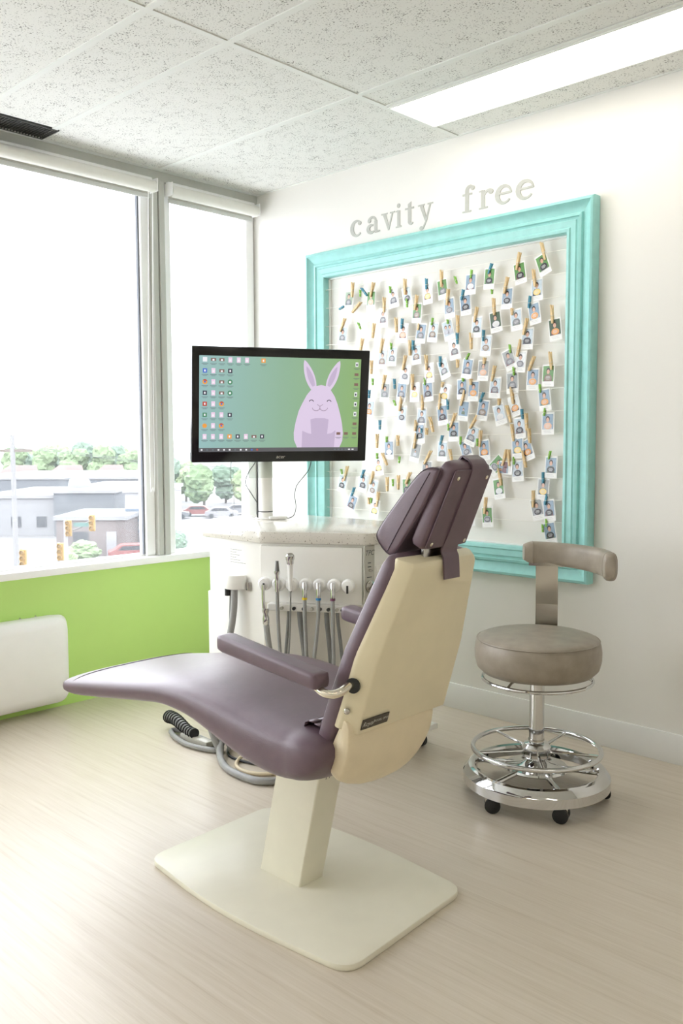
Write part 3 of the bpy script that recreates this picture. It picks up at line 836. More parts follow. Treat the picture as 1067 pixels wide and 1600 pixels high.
# nameplate low on the shell
e_ = Vector((0, 1, 0)); up_ = Vector((.305, 0, .952)); n_ = Vector((.952, 0, -.305))
cpt = Vector((2.2850, -1.6485, .530))+up_*.018+n_*.0016
pm = frame_mtx(cpt, e_, up_)
npb = MB().box(-.044, .044, -.0125, .0125, -.001, .001).xf(pm).build('nameplate', 'plate', ch, o, 0)
a = text_mb('Royal', .0165, .35).xf(Matrix.Translation((-.025, 0, .0016))); b2 = text_mb('MODEL OP15', .0082, .1).xf(Matrix.Translation((.018, .001, .0016)))
a.add(b2.v, b2.f); a.xf(pm).build('nameplate_text', 'silver', npb, o, 0)
# rounded lower cover (boot) under the back shell
BP = [(2.252, .556), (2.205, .470), (2.186, .435), (2.182, .405), (2.198, .376), (2.226, .372), (2.252, .398), (2.270, .437), (2.278, .485), (2.277, .545)]
bpc = Vector((2.262, .545))
BPs, _ = catmull([Vector((x, z, 0)) for x, z in BP], 3, None, True)
rings = []
for v_, k in ((-.176, .60), (-.174, .68), (-.167, .75), (-.155, .81), (-.13, .885), (-.09, .96), (-.045, 1.0), (0, 1.01), (.040, .99), (.070, .94), (.093, .86), (.110, .76), (.121, .66), (.126, .56)):
    rings.append([(bpc.x+(q.x-bpc.x)*k, YC+v_, bpc.y+(q.y-bpc.y)*k) for q in BPs])
MB().loft(rings).build('lower_cover', 'cream2', ch, o, 60)
# dark hinge bracket between seat and back, with a fabric flap
MB().rbox(2.09, 2.215, -1.67, -1.41, .395, .50, .01, 2).build('hinge_bracket', 'black', ch, o)
MB().rbox(2.155, 2.225, -1.712, -1.690, .43, .505, .006, 2).build('hinge_arm', 'black', ch, o)
MB().rbox(2.172, 2.205, -1.720, -1.712, .468, .478, .002, 1).build('hinge_bolt', 'nickel', ch, o)
fp = MB(); rows = []
for k in range(7):
    t_ = k/6; rows.append([(2.195-.055*math.sin(t_*2.4), y, .53-.045*t_+.02*math.sin(t_*PI)) for y in (-1.722, -1.70, -1.60)])
for k in range(6):
    for j in range(2): fp.add([rows[k][j], rows[k][j+1], rows[k+1][j+1], rows[k+1][j]], [(0, 1, 2, 3)])
fl_ = fp.build('fabric_flap', 'purple', ch, o, 60); sm = fl_.modifiers.new('thick', 'SOLIDIFY'); sm.thickness = .003
# arm rests
for s_ in (-1, 1):
    dx = -.035 if s_ > 0 else 0
    yo = YC+s_*.2575; yi = YC+s_*.208; lo, hi = min(yo, yi), max(yo, yi)
    A = MB(); ring = lambda x, z0, z1, k: [(x+dx, y, z) for y, z in rpoly([(lo+k, z0+k), (hi-k, z0+k), (hi-k, z1-k), (lo+k, z1-k)], .010, 3)]
    A.loft([ring(1.912, .672, .706, .006), ring(1.918, .670, .709, .001), ring(1.93, .668, .709, 0), ring(2.235, .637, .673, 0), ring(2.247, .636, .672, .001), ring(2.252, .638, .669, .006)])
    arm = A.build('armrest', 'purple', ch, o, 50)
    ym = YC+s_*.233
    MB().tube([(x_+dx*1.6, y_, z_) for x_, y_, z_ in [(2.20, ym, .648), (2.232, ym, .638), (2.256, ym+s_*.002, .630), (2.274, ym-s_*.006, .628), (2.284, ym-s_*.022, .632), (2.284, ym-s_*.042, .638), (2.284, ym-s_*.060, .641)]], .0095, 14, 5).build('arm_tube', 'nickel', arm, o)
# head rest
hd = Vector((.43, 0, 1)).normalized(); hn = Vector((hd.z, 0, -hd.x))
PWF = [(2.300, .922), (2.272, .952), (2.280, .976), (2.328, 1.032), (2.376, 1.084), (2.408, 1.110), (2.440, 1.114), (2.446, 1.100), (2.40, 1.02), (2.345, .945), (2.322, .920)]
PW, _ = catmull([Vector((x, z, 0)) for x, z in PWF], 3, None, True); pc_ = Vector((2.355, 1.015, 0))
rings = [[(pc_.x+(q.x-pc_.x)*k, YC+v_, pc_.y+(q.y-pc_.y)*k) for q in PW] for v_, k in ((-.085, .80), (-.084, .92), (-.080, .98), (-.070, 1), (.070, 1), (.080, .98), (.084, .92), (.085, .80))]
pw = MB().loft(rings).build('head_pillow', 'purple', ch, o, 60)
MB().tube([(pc_.x+(q.x-pc_.x)*.985, YC-.0805, pc_.y+(q.y-pc_.y)*.985) for q in PW], .0013, 6, closed=True).build('pillow_piping', 'purple2', pw, o)
MB().tube([(2.306, YC-.0855, .926), (2.345, YC-.086, .985), (2.385, YC-.086, 1.045), (2.425, YC-.0855, 1.103)], .0009, 6, 3).build('pillow_seam', 'purple2', pw, o)
hb0, hb1 = Vector((2.378, YC, .938)), Vector((2.463, YC, 1.126))
def hb_ring(t_, hw, th, e=5):
    c = hb0.lerp(hb1, t_); return [c+Vector((0, v_, 0))+hn*q for v_, q in sup(32, hw, th, e)]
hb = MB().loft([hb_ring(*a_) for a_ in ((0, .062, .010), (.03, .074, .018), (.08, .079, .021), (.5, .077, .021), (.92, .072, .020), (.97, .066, .017), (1, .052, .009))]).build('head_block', 'purple', ch, o, 60)
# rear panel of the head rest and its four rivets
def on_rear(v_, t_, out): return hb0.lerp(hb1, t_)+Vector((0, v_, 0))+hn*(.021+out)
pan = [on_rear(x, y, -.001) for x, y in rpoly([(-.072, .05), (.072, .05), (.066, .95), (-.066, .95)], .02, 4)]
MB().prism(pan, hn*.0035).bevel(.001, 1).build('head_panel', 'purple', hb, o, 40)
for v_, t_ in ((-.058, .10), (.060, .10), (-.050, .86), (.052, .86)):
    MB().lathe([(.0048, 0), (.0048, .002), (.002, .0032)], on_rear(v_, t_, .002), 12, axis=hn).build('rivet', 'nickel', hb, o)
# strap over the top of the head rest, hanging down behind
path = [on_rear(0, .80, -.046), hb1+hd*.004-hn*.016, hb1+hd*.0075-hn*.002, hb1+hd*.005+hn*.012, on_rear(0, .94, .004), on_rear(0, .6, .006), on_rear(0, .25, .006), on_rear(0, .02, .004), Vector((2.407, YC, .915)), Vector((2.409, YC, .892)), Vector((2.410, YC, .866))]
path, _ = catmull(path, 4)
st_ = MB(); rr = []
for k, p_ in enumerate(path):
    a_ = path[max(0, k-1)]; b_ = path[min(len(path)-1, k+1)]; tg = (b_-a_).normalized(); nn_ = Vector((-tg.z, 0, tg.x)) * -1
    y0, y1 = YC-.012, YC+.043
    rr.append([p_+Vector((0, y0-YC, 0))+nn_*.0, p_+Vector((0, y1-YC, 0)), p_+Vector((0, y1-YC, 0))+nn_*.004, p_+Vector((0, y0-YC, 0))+nn_*.004])
sp_ = st_.loft(rr).build('head_strap', 'purple', ch, o, 40)
MB().rbox(2.372, 2.384, YC-.05, YC+.05, .895, .955, .003, 1).build('head_bracket', 'steel', ch, o)
# ---------------------------------------------------------------- stool
sx, sy = 2.066, -.598
st = thing('operator_stool', 'taupe round stool with curved backrest and chrome ring base on casters', 'stool', (sx, sy, 0)); o = (0, 0, 0)
sc_ = MB().lathe([(.03, .412), (.15, .412), (.178, .418), (.196, .436), (.2025, .462), (.2035, .490), (.200, .514), (.1945, .526), (.188, .532), (.17, .538), (.13, .543), (.06, .546), (.001, .547)], n=64).build('seat', 'taupe', st, o, 60)
MB().ring((0, 0, .5255), .1960, .0022, 64, 6).build('seat_piping', 'taupe', sc_, o)
MB().lathe([(.04, .385), (.045, .395), (.045, .412)], n=24).build('seat_hub', 'dark', st, o)
lr = MB().ring((0, 0, .394), .177, .0055, 64, 10).build('lever_ring', 'chrome', st, o)
for a in (30, 150, 270):
    c_, s_ = math.cos(math.radians(a)), math.sin(math.radians(a))
    MB().tube([(.177*c_, .177*s_, .394), (.15*c_, .15*s_, .408), (.05*c_, .05*s_, .412)], .004, 8).build('ring_strut', 'chrome', lr, o)
MB().lathe([(.0245, .12), (.0245, .30), (.0245, .388)], n=28).build('column', 'chrome', st, o)
MB().lathe([(.0265, .188), (.0265, .192)], n=28).build('collar', 'steel', st, o)
MB().lathe([(.032, .128), (.046, .134), (.048, .150), (.048, .168), (.040, .178), (.0262, .184)], n=28).build('foot_hub', 'chrome', st, o, 25)
fr_ = MB().ring((0, 0, .160), .206, .0082, 72, 12).build('foot_ring', 'chrome', st, o)
for k in range(5):
    a = math.radians(20+72*k); c_, s_ = math.cos(a), math.sin(a)
    MB().tube([(.04*c_, .04*s_, .154), (.202*c_, .202*s_, .159)], .0048, 8).build('foot_spoke', 'chrome', fr_, o)
br = MB().ring((0, 0, 0), .214, 0, 72, prof=[(.024, .050), (.024, .080), (.021, .085), (.006, .100), (-.004, .103), (-.014, .100), (-.019, .092), (-.019, .080), (-.014, .080), (-.004, .092), (.008, .088), (.018, .074), (.019, .050)]).build('base_ring', 'chrome', st, o, 24)
MB().lathe([(.10, .092), (.105, .097), (.10, .103), (.05, .110), (.03, .122), (.03, .13)], n=40).build('base_dish', 'chrome', st, o, 30)
for k in range(5):
    a = math.radians((262, 323, 34, 110, 196)[k]); c_, s_ = math.cos(a), math.sin(a); R = .214
    MB().tube([(.06*c_, .06*s_, .100), (.212*c_, .212*s_, .086)], .009, 10).build('base_arm', 'chrome', st, o)
    cs = thing('caster', '', None); del cs['label']; cs.parent = st; cs.location = (R*c_*.98, R*s_*.98, 0); cs.rotation_euler = (0, 0, [.6, .35, -.5, 1.2, .9][k])
    MB().lathe([(.008, .046), (.008, .075)], n=12).build('caster_stem', 'chrome', cs, o)
    hb_ = MB(); hb_.prism([(x, -.0085, z) for x, z in rpoly([(-.022, .022), (.016, .022), (.022, .040), (.014, .056), (-.014, .056), (-.024, .040)], .012, 4)], (0, .017, 0)); hb_.bevel(.003, 2).build('caster_hood', 'chrome', cs, o)
    for s2 in (-1, 1):
        MB().lathe([(.020, 0), (.0245, .003), (.0245, .011), (.020, .014), (.006, .0145)], (0, s2*.009, .0245), 24, axis=(0, s2, 0)).build('wheel', 'black', cs, o, 40)
# back: steel post and curved pad
bd = Vector((-.406, .914, 0)).normalized(); bs = Vector((bd.y, -bd.x, 0))
def bp_(r, s_, z): return bd*r+bs*s_+Vector((0, 0, z))
pb = MB()
for (r0, z0), (r1, z1) in zip([(.06, .404), (.19, .404), (.222, .44), (.226, .60), (.216, .735)], [(.19, .404), (.222, .44), (.226, .60), (.216, .735), (.212, .775)]):
    t_ = .0045; pb.hexa([bp_(r0, -.038, z0), bp_(r0, .038, z0), bp_(r0+t_, .038, z0-t_), bp_(r0+t_, -.038, z0-t_)], [bp_(r1, -.038, z1), bp_(r1, .038, z1), bp_(r1+t_, .038, z1-t_), bp_(r1+t_, -.038, z1-t_)])
pb.build('back_post', 'steel', st, o, 30)
MB().xf(Matrix()).box(-.06, .06, -.012, .012,   .736, .750).xf(frame_mtx((bd.x*.215, bd.y*.215, 0), bs, bd)).build('back_plate', 'steel', st, o, 0)
pad = MB(); rings = []; R = .222; a_back = math.degrees(math.atan2(bd.y, bd.x))
A0, A1 = 21, -88
for k in range(29):
    t_ = k/28; a = math.radians(a_back+A0+(A1-A0)*t_); e1 = min(t_, 1-t_)*28
    sc2 = .70 if e1 == 0 else (.9 if e1 == 1 else 1.0)
    c_, s_ = math.cos(a), math.sin(a); zc = .782-.016*t_; hh = .039+.006*t_
    rings.append([((R+u_*sc2)*c_, (R+u_*sc2)*s_, zc+v_*sc2) for u_, v_ in sup(20, .023, hh, 3)])
pad_o = pad.loft(rings).build('backrest', 'taupe', st, o, 50)
for k in (2, 26):
    MB().tube(rings[k], .0016, 6, closed=True).build('pad_piping', 'taupe', pad_o, o)

# ---------------------------------------------------------------- instrument cabinet
ct = thing('instrument_cabinet', 'white mobile dental cabinet with speckled stone top and instrument hangers', 'cabinet', (1.1, -.65, 0)); o = ct.location
CP = [(.86, -1.0), (1.17, -1.0), (1.483, -.803), (1.50, -.78), (1.50, -.432), (.62, -.432), (.62, -.77)]
MB().prism([(x, y, .084) for x, y in CP], (0, 0, .722)).bevel(.003, 1).build('body', 'cartwhite', ct, o)
TP = [(.838, -1.018), (1.178, -1.018), (1.500, -.815), (1.518, -.79), (1.518, -.40), (.60, -.40), (.60, -.782)]
MB().prism([(x, y, .806) for x, y in rpoly(TP, .012, 3)], (0, 0, .042)).bevel(.004, 2).build('worktop', 'quartz', ct, o)
SP = [(.85, -1.012), (1.18, -1.012), (1.50, -.81), (1.525, -.79), (1.525, -.424), (.60, -.424), (.60, -.78)]
MB().prism([(x, y, .061) for x, y in SP], (0, 0, .022)).bevel(.004, 2).build('base_board', 'cartwhite', ct, o)
for x, y in ((1.490, -.485), (1.46, -.76), (.66, -.42), (1.16, -.95), (.87, -.95)):
    MB().box(x-.006, x+.006, y-.012, y+.012, .03, .061).rbox(x-.02, x+.02, y-.016, y+.016, .040, .0605, .006, 2).build('caster_bracket', 'black', ct, o)
    MB().lathe([(.021, -.012), (.0255, -.008), (.0255, .008), (.021, .012)], (x, y, .0255), 20, axis=(0, 1, 0)).build('wheel', 'black', ct, o, 40)
fe = Vector((.84646, .53245, 0)); fn = Vector((.53245, -.84646, 0)); fo = Vector((1.17, -1.0, 0))
def cf(s_, z, out=0): return fo+fe*s_+fn*out+Vector((0, 0, z))
def cfbox(mb, s0, s1, z0, z1, d0, d1):
    return mb.hexa([cf(s0, z0, d0), cf(s1, z0, d0), cf(s1, z0, d1), cf(s0, z0, d1)], [cf(s0, z1, d0), cf(s1, z1, d0), cf(s1, z1, d1), cf(s0, z1, d1)])
cfbox(MB(), -.006, .368, .592, .796, 0, .014).bevel(.003, 2).build('front_panel', 'cartwhite', ct, o)
cfbox(MB(), .004, .364, .105, .588, 0, .004).build('lower_panel', 'bodygrey', ct, o, 0)
MB().rbox(.825, .855, -.985, -.955, .10, .590, .004, 2).build('side_rail', 'cartwhite', ct, o)
# hose bar
cfbox(MB(), .030, .33, .568, .594, .004, .05).bevel(.003, 1).build('hose_bar', 'cartwhite', ct, o)
for k, s_ in enumerate((.085, .13, .165, .195, .225, .255, .285, .305)):
    MB().lathe([(.006, 0), (.0065, .010), (.005, .014)], cf(s_, .580, .05), 10, axis=fn).build('valve_knob', 'dark' if k % 3 else 'panelgrey', ct, o)
for k in range(7):
    s_ = .05+.044*k; MB().add([cf(s_, .5935, .028), cf(s_+.016, .5935, .020), cf(s_+.016, .5946, .023), cf(s_, .5946, .031)], [(0, 1, 2, 3)]).build('bar_mark', 'ink', ct, o, 0)
# hangers
HS = (.021, .073, .121, .172, .222, .273, .324)
for s_ in HS:
    hk = MB().lathe([(.012, .014), (.012, .030), (.021, .034), (.0245, .042), (.0245, .052), (.019, .060), (.008, .062)], cf(s_, .664, 0), 24, axis=fn).build('hanger', 'white', ct, o, 40)
    cfbox(MB(), s_-.0035, s_+.0035, .640, .668, .0615, .0635).build('hanger_slot', 'dark', hk, o, 0)
# gauge column on the right-hand side
MB().box(1.4995, 1.506, -.822, -.768, .60, .803).bevel(.002, 1).build('gauge_panel', 'panelgrey', ct, o)
tm = text_mb('TPC', .026, .3).xf(frame_mtx((1.5065, -.797, .7775), (0, 1, 0), (0, 0, 1))); tm.build('maker_text', 'ink', ct, o, 0)
dl = MB().lathe([(.0215, 0), (.0225, .006), (.019, .008)], (1.505, -.795, .659), 28, axis=(1, 0, 0)).build('gauge_rim', 'steel', ct, o)
MB().lathe([(.0185, .0065), (.001, .0072)], (1.505, -.795, .659), 24, axis=(1, 0, 0)).build('gauge_face', 'panelgrey', dl, o)
MB().tube([(1.513, -.806, .650), (1.513, -.786, .668)], .0013, 6).build('gauge_needle', 'ink', dl, o)
MB().lathe([(.005, 0), (.004, .012), (.003, .014)], (1.506, -.797, .716), 12, axis=(1, 0, 0)).build('toggle', 'steel', ct, o)
mk = MB()
for z, w_ in ((.741, .008), (.690, .013), (.727, .009)): mk.add([(1.5063, -.797-w_, z), (1.5063, -.797+w_, z), (1.5063, -.797+w_, z+.003), (1.5063, -.797-w_, z+.003)], [(0, 1, 2, 3)])
mk.build('panel_print', 'ink', ct, o, 0)
MB().box(1.4995, 1.504, -.756, -.445, .44, .728).bevel(.002, 1).build('side_drawer', 'cartwhite', ct, o)
MB().box(1.4995, 1.504, -.756, -.445, .12, .432).bevel(.002, 1).build('side_drawer', 'cartwhite', ct, o)
# printed notice on the left face (illegible lines)
nt = MB()
for k, l in enumerate((.058, .028, .052, .028, .058, .088)):
    z = .768-k*.0095; x = .987
    while x < .987+l:
        w_ = random.uniform(.006, .014); nt.add([(x, -1.0006, z-.0008), (x+w_, -1.0006, z-.0008), (x+w_, -1.0006, z+.0008), (x, -1.0006, z+.0008)], [(0, 1, 2, 3)]); x += w_+.002
nt.build('notice_print', 'hose2', ct, o, 0)
# cup-shaped holder on the left face with two hoses
hv = thing('suction_holder', 'cream half-round holder on the cabinet side with grey hoses hanging', 'holder', (1.035, -1.0, .64)); o2 = hv.location
hp = [(1.035+.050*math.cos(a), -1.004-.056*math.sin(a)) for a in [PI*k/16 for k in range(17)]]
MB().prism([(x, y, .627) for x, y in hp], (0, 0, .052)).bevel(.003, 2).build('cup', 'cartwhite', hv, o2, 40)
MB().rbox(1.085, 1.106, -1.012, -1.0005, .622, .655, .003, 1).build('clip', 'steel', hv, o2)
MB().lathe([(.010, 0), (.010, .026)], (1.020, -1.044, .601), 14).build('black_nozzle', 'black', hv, o2)
MB().tube([(1.050, -1.035, .628), (1.052, -1.040, .56), (1.046, -1.05, .48), (1.020, -1.06, .38), (.98, -1.08, .25), (.96, -1.09, .12), (1.0, -1.08, .02)], .0125, 14, 5).build('wide_hose', 'hose', hv, o2)
MB().tube([(1.026, -1.030, .628), (1.027, -1.035, .55), (1.030, -1.042, .44), (1.01, -1.05, .30), (.99, -1.06, .12), (1.03, -1.05, .015)], .0062, 10, 5).build('thin_hose', 'hose2', hv, o2)
# instruments on the hangers
def inst(name, s_, label, tipz, bodyz, hose_r, hose_pts, kind, band=None):
    t = thing(name, label, 'instrument', cf(s_, .60, .06), group='instruments on the hangers'); oo = t.location
    q = .068
    if kind == 'syringe':      # chrome tip hanging in the hook, black hose
        MB().tube([cf(s_, .664, q), cf(s_+.001, .62, q+.004), cf(s_+.004, .575, q+.006)], .006, 10, 3).build('tip', 'chrome', t, oo)
        MB().lathe([(.006, 0), (.012, .012), (.0125, .03), (.009, .045), (.0125, .055), (.0125, .065)], cf(s_+.012, .515, q+.006), 16, axis=(-.05, 0, 1)).build('handle', 'chrome', t, oo)
    elif kind == 'lamp':
        MB().lathe([(.007, 0), (.0085, .03), (.010, .08), (.0125, .10)], cf(s_, .645, q), 18).build('body', 'white', t, oo)
        hdm = MB().lathe([(.0125, 0), (.0135, .012), (.016, .018), (.016, .030), (.011, .036)], cf(s_, .741, q), 18, axis=(.1, -.12, 1)).build('head', 'chrome', t, oo)
    elif kind == 'scaler':
        MB().lathe([(.008, 0), (.009, .04), (.008, .06), (.011, .066), (.011, .074)], cf(s_, .640, q), 16).build('body', 'chrome', t, oo)
        MB().lathe([(.0085, 0), (.006, .03), (.006, .036)], cf(s_, .714, q), 14).build('cap', 'hose2', t, oo)
    else:
        MB().lathe([(.0085, 0), (.0085, .05), (.007, .055)], cf(s_, .622, q), 16).build('coupling', 'chrome', t, oo)
        MB().lathe([(.0092, 0), (.0092, .008)], cf(s_, .615, q), 16).build('colour_band', band, t, oo)
    MB().tube([cf(*h) for h in hose_pts], hose_r, 10, 5).build('hose', 'hose' if kind != 'lamp' else 'hose2', t, oo)
inst('air_syringe', .021, 'chrome syringe tip on the leftmost hanger with a thick grey hose', 0, 0, .0105, [(.033, .520, .074), (.040, .46, .074), (.052, .38, .074), (.058, .26, .07), (.05, .14, .06)], 'syringe')
inst('ultrasonic_scaler', .073, 'chrome holder with grey rubber cap on the second hanger', 0, 0, .0062, [(.073, .642, .068), (.074, .58, .07), (.078, .48, .07), (.086, .36, .07), (.09, .24, .06)], 'scaler')
inst('curing_lamp', .121, 'tall white lamp handpiece with chrome head on the third hanger', 0, 0, .0030, [(.121, .646, .068), (.121, .58, .07), (.118, .50, .07), (.112, .40, .07), (.10, .28, .06)], 'lamp')
inst('handpiece_hose', .172, 'grey handpiece hose with a yellow band', 0, 0, .0066, [(.172, .616, .068), (.173, .55, .07), (.176, .46, .07), (.180, .36, .07), (.18, .24, .06)], 'hose', 'yellow')
inst('handpiece_hose', .222, 'grey handpiece hose with a blue band', 0, 0, .0066, [(.222, .616, .068), (.221, .55, .07), (.212, .46, .07), (.200, .36, .07), (.19, .24, .06)], 'hose', 'blue')
inst('handpiece_hose', .273, 'grey handpiece hose with a plum band', 0, 0, .0066, [(.273, .616, .068), (.274, .55, .07), (.275, .46, .07), (.276, .36, .07), (.27, .24, .06)], 'hose', 'plum')
# supply hoses dropping from the bar
for s_, r_, ds, lab in ((.105, .0058, -.012, 'thin grey supply hose under the bar, leftmost'), (.145, .0095, .02, 'thick grey supply hose under the bar, second from left'), (.243, .0085, .016, 'grey supply hose under the bar, third from left'), (.283, .0062, .018, 'grey supply hose under the bar, rightmost')):
    t = thing('supply_hose', lab, 'hose', cf(s_, .57, .03), group='supply hoses below the hanger bar')
    MB().tube([cf(s_, .5675, .034), cf(s_+ds*.2, .52, .036), cf(s_+ds*.8, .43, .038), cf(s_+ds*1.2, .33, .036), cf(s_+ds, .20, .03)], r_, 10, 5).build('hose', 'hose2', t, t.location)

# ---------------------------------------------------------------- monitor on its pole
MR = math.radians(61.5)
mn = thing('desktop_monitor', 'black widescreen monitor on a white pole showing a rabbit desktop', 'monitor', (.80, -.66, .848), MR); o = (0, 0, 0)
MB().lathe([(.030, .0), (.030, .42)], n=28).build('pole', 'cartwhite', mn, o)
MB().lathe([(.045, .0), (.045, .006), (.03, .008)], n=28).build('pole_foot', 'cartwhite', mn, o)
MB().lathe([(.0308, .030), (.0308, .034)], n=28).build('cable_tie', 'dark', mn, o)
MB().rbox(-.05, .05, -.075, .035, .40, .52, .006, 2).build('mount', 'dark', mn, o)
dl_ = math.radians(8.0)
TM = Matrix.Translation((0, -.10, .467)) @ Matrix.Rotation(dl_, 4, 'X')   # tilted head, top leaning to the viewer
def tm_(mb): return mb.xf(TM)
bz = tm_(MB().rbox(-.314, .417, 0, .038, -.230, .228, .004, 2)).build('bezel', 'gloss', mn, o)
tm_(MB().rbox(-.320, .405, .004, .009, -.297, -.226, .003, 2)).build('glass_foot', 'acrylic', mn, o)
S0, S1, Z0_, Z1_ = -.285, .379, -.187, .192
def screen_mat():
    m, N, L, b = new_mat('wallpaper_and_reflection')
    tc = N.new('ShaderNodeTexCoord'); sp = N.new('ShaderNodeSeparateXYZ'); L.new(tc.outputs['Object'], sp.inputs[0])
    rp = N.new('ShaderNodeValToRGB'); mr = N.new('ShaderNodeMapRange'); mr.inputs[1].default_value = S0; mr.inputs[2].default_value = S1
    L.new(sp.outputs[0], mr.inputs[0]); L.new(mr.outputs[0], rp.inputs[0])
    rp.color_ramp.elements[0].color = (*srgb(140, 176, 176), 1); rp.color_ramp.elements[1].color = (*srgb(130, 164, 104), 1)  # bluish left end paints the room's reflection into the plain green wallpaper
    k = rp.color_ramp.elements.new(.5); k.color = (*srgb(132, 166, 142), 1)
    b.inputs['Base Color'].default_value = (.02, .02, .02, 1); b.inputs['Roughness'].default_value = .15
    L.new(rp.outputs[0], b.inputs['Emission Color']); b.inputs['Emission Strength'].default_value = .85
    return m
M['screen'] = screen_mat()
def em(nm, c, s_=.85):
    m, N, L, b = new_mat(nm); b.inputs['Base Color'].default_value = (.02, .02, .02, 1); b.inputs['Roughness'].default_value = .15
    b.inputs['Emission Color'].default_value = (*srgb(*c), 1); b.inputs['Emission Strength'].default_value = s_; M[nm] = m
for nm, c in dict(e_lav=(206, 190, 214), e_lav2=(182, 166, 192), e_ink=(58, 50, 60), e_line=(150, 132, 152), e_bar=(84, 84, 88), e_pink=(222, 196, 218), e_blue=(70, 104, 190), e_brown=(120, 92, 84), e_red=(178, 62, 52), e_org=(222, 150, 66), e_grn=(70, 130, 96), e_txt=(96, 106, 112), e_white=(226, 226, 230), e_dark=(60, 62, 76)).items(): em(nm, c)
def flat(mb, pts, d): mb.add([(x, -d, z) for x, z in pts], [tuple(range(len(pts)))])
scr = tm_(MB().add([(S0, -.0012, Z0_), (S1, -.0012, Z0_), (S1, -.0012, Z1_), (S0, -.0012, Z1_)], [(0, 1, 2, 3)])).build('screen', 'screen', mn, o, 0)
rb = MB(); cx = .208
def ellp(cx_, cz_, a, b_, rot=0, n=28, a0=0, a1=2*PI):
    out = []
    for k in range(n):
        t_ = a0+(a1-a0)*k/(n-1 if a1-a0 < 6 else n); x, z = a*math.cos(t_), b_*math.sin(t_)
        out.append((cx_+x*math.cos(rot)-z*math.sin(rot), cz_+x*math.sin(rot)+z*math.cos(rot)))
    return out
def ear(x0, z0, x1, z1, wd, k):
    b_ = Vector((x0, z0)); t_ = Vector((x1, z1)); d = t_-b_; n_2 = Vector((-d.y, d.x)).normalized(); L_ = []; R_2 = []
    for i in range(13):
        u_ = i/12; wv = wd*math.sin(PI*(.12+.86*u_)**.9)**.8 if u_ < 1 else 0
        L_.append(tuple(b_+d*u_+n_2*wv)); R_2.append(tuple(b_+d*u_-n_2*wv))
    return L_+R_2[::-1][1:]
rb.slot(0); flat(rb, ear(.182, .066, .138, .184, .020, 1), .0016); flat(rb, ear(.240, .066, .288, .184, .020, 1), .0016)
body = [(.117, -.171), (.103, -.140), (.101, -.110), (.108, -.066), (.120, -.020), (.135, .012), (.152, .044), (.170, .066), (.190, .080), (.212, .085), (.232, .080), (.252, .066), (.270, .040), (.284, .008), (.296, -.030), (.306, -.070), (.312, -.112), (.310, -.145), (.299, -.171)]
flat(rb, body, .0018)
rb.slot(1); flat(rb, ear(.180, .080, .147, .160, .011, 1), .0019); flat(rb, ear(.243, .080, .277, .160, .011, 1), .0019)
flat(rb, [(.170, -.056), (.190, -.050), (.230, -.050), (.248, -.056), (.243, -.118), (.176, -.118)], .0020)
flat(rb, [(.136, -.171), (.137, -.102), (.160, -.112), (.180, -.116), (.240, -.116), (.262, -.112), (.279, -.100), (.275, -.171)], .0020)
def stroke(pts, w_, d):
    for (x0, z0), (x1, z1) in zip(pts[:-1], pts[1:]):
        v_ = Vector((x1-x0, z1-z0)); n_3 = Vector((-v_.y, v_.x)).normalized()*w_
        flat(rb, [(x0+n_3.x, z0+n_3.y), (x1+n_3.x, z1+n_3.y), (x1-n_3.x, z1-n_3.y), (x0-n_3.x, z0-n_3.y)], d)
rb.slot(2)
for ex in (.172, .247): stroke(ellp(ex, .014, .0095, .010, 0, 9, .35, PI-.35), .0016, .0022)
rb.slot(3)
stroke([(.197, .006), (.209, -.002), (.221, .006)], .0012, .0022); stroke([(.209, -.002), (.209, -.016)], .0011, .0022)
stroke(ellp(.193, -.008, .016, .012, 0, 9, PI, 2*PI), .0013, .0022); stroke(ellp(.225, -.008, .016, .012, 0, 9, PI, 2*PI), .0013, .0022)
tm_(rb).build('wallpaper_rabbit', ['e_lav', 'e_lav2', 'e_ink', 'e_line'], scr, o, 0)
ic = MB(); KEYS = ['e_bar', 'e_pink', 'e_blue', 'e_brown', 'e_red', 'e_org', 'e_grn', 'e_txt', 'e_white', 'e_dark']
tb = MB(); flat(tb, [(S0, Z0_), (S1, Z0_), (S1, Z0_+.016), (S0, Z0_+.016)], .0024); tm_(tb).build('taskbar', 'e_bar', scr, o, 0)
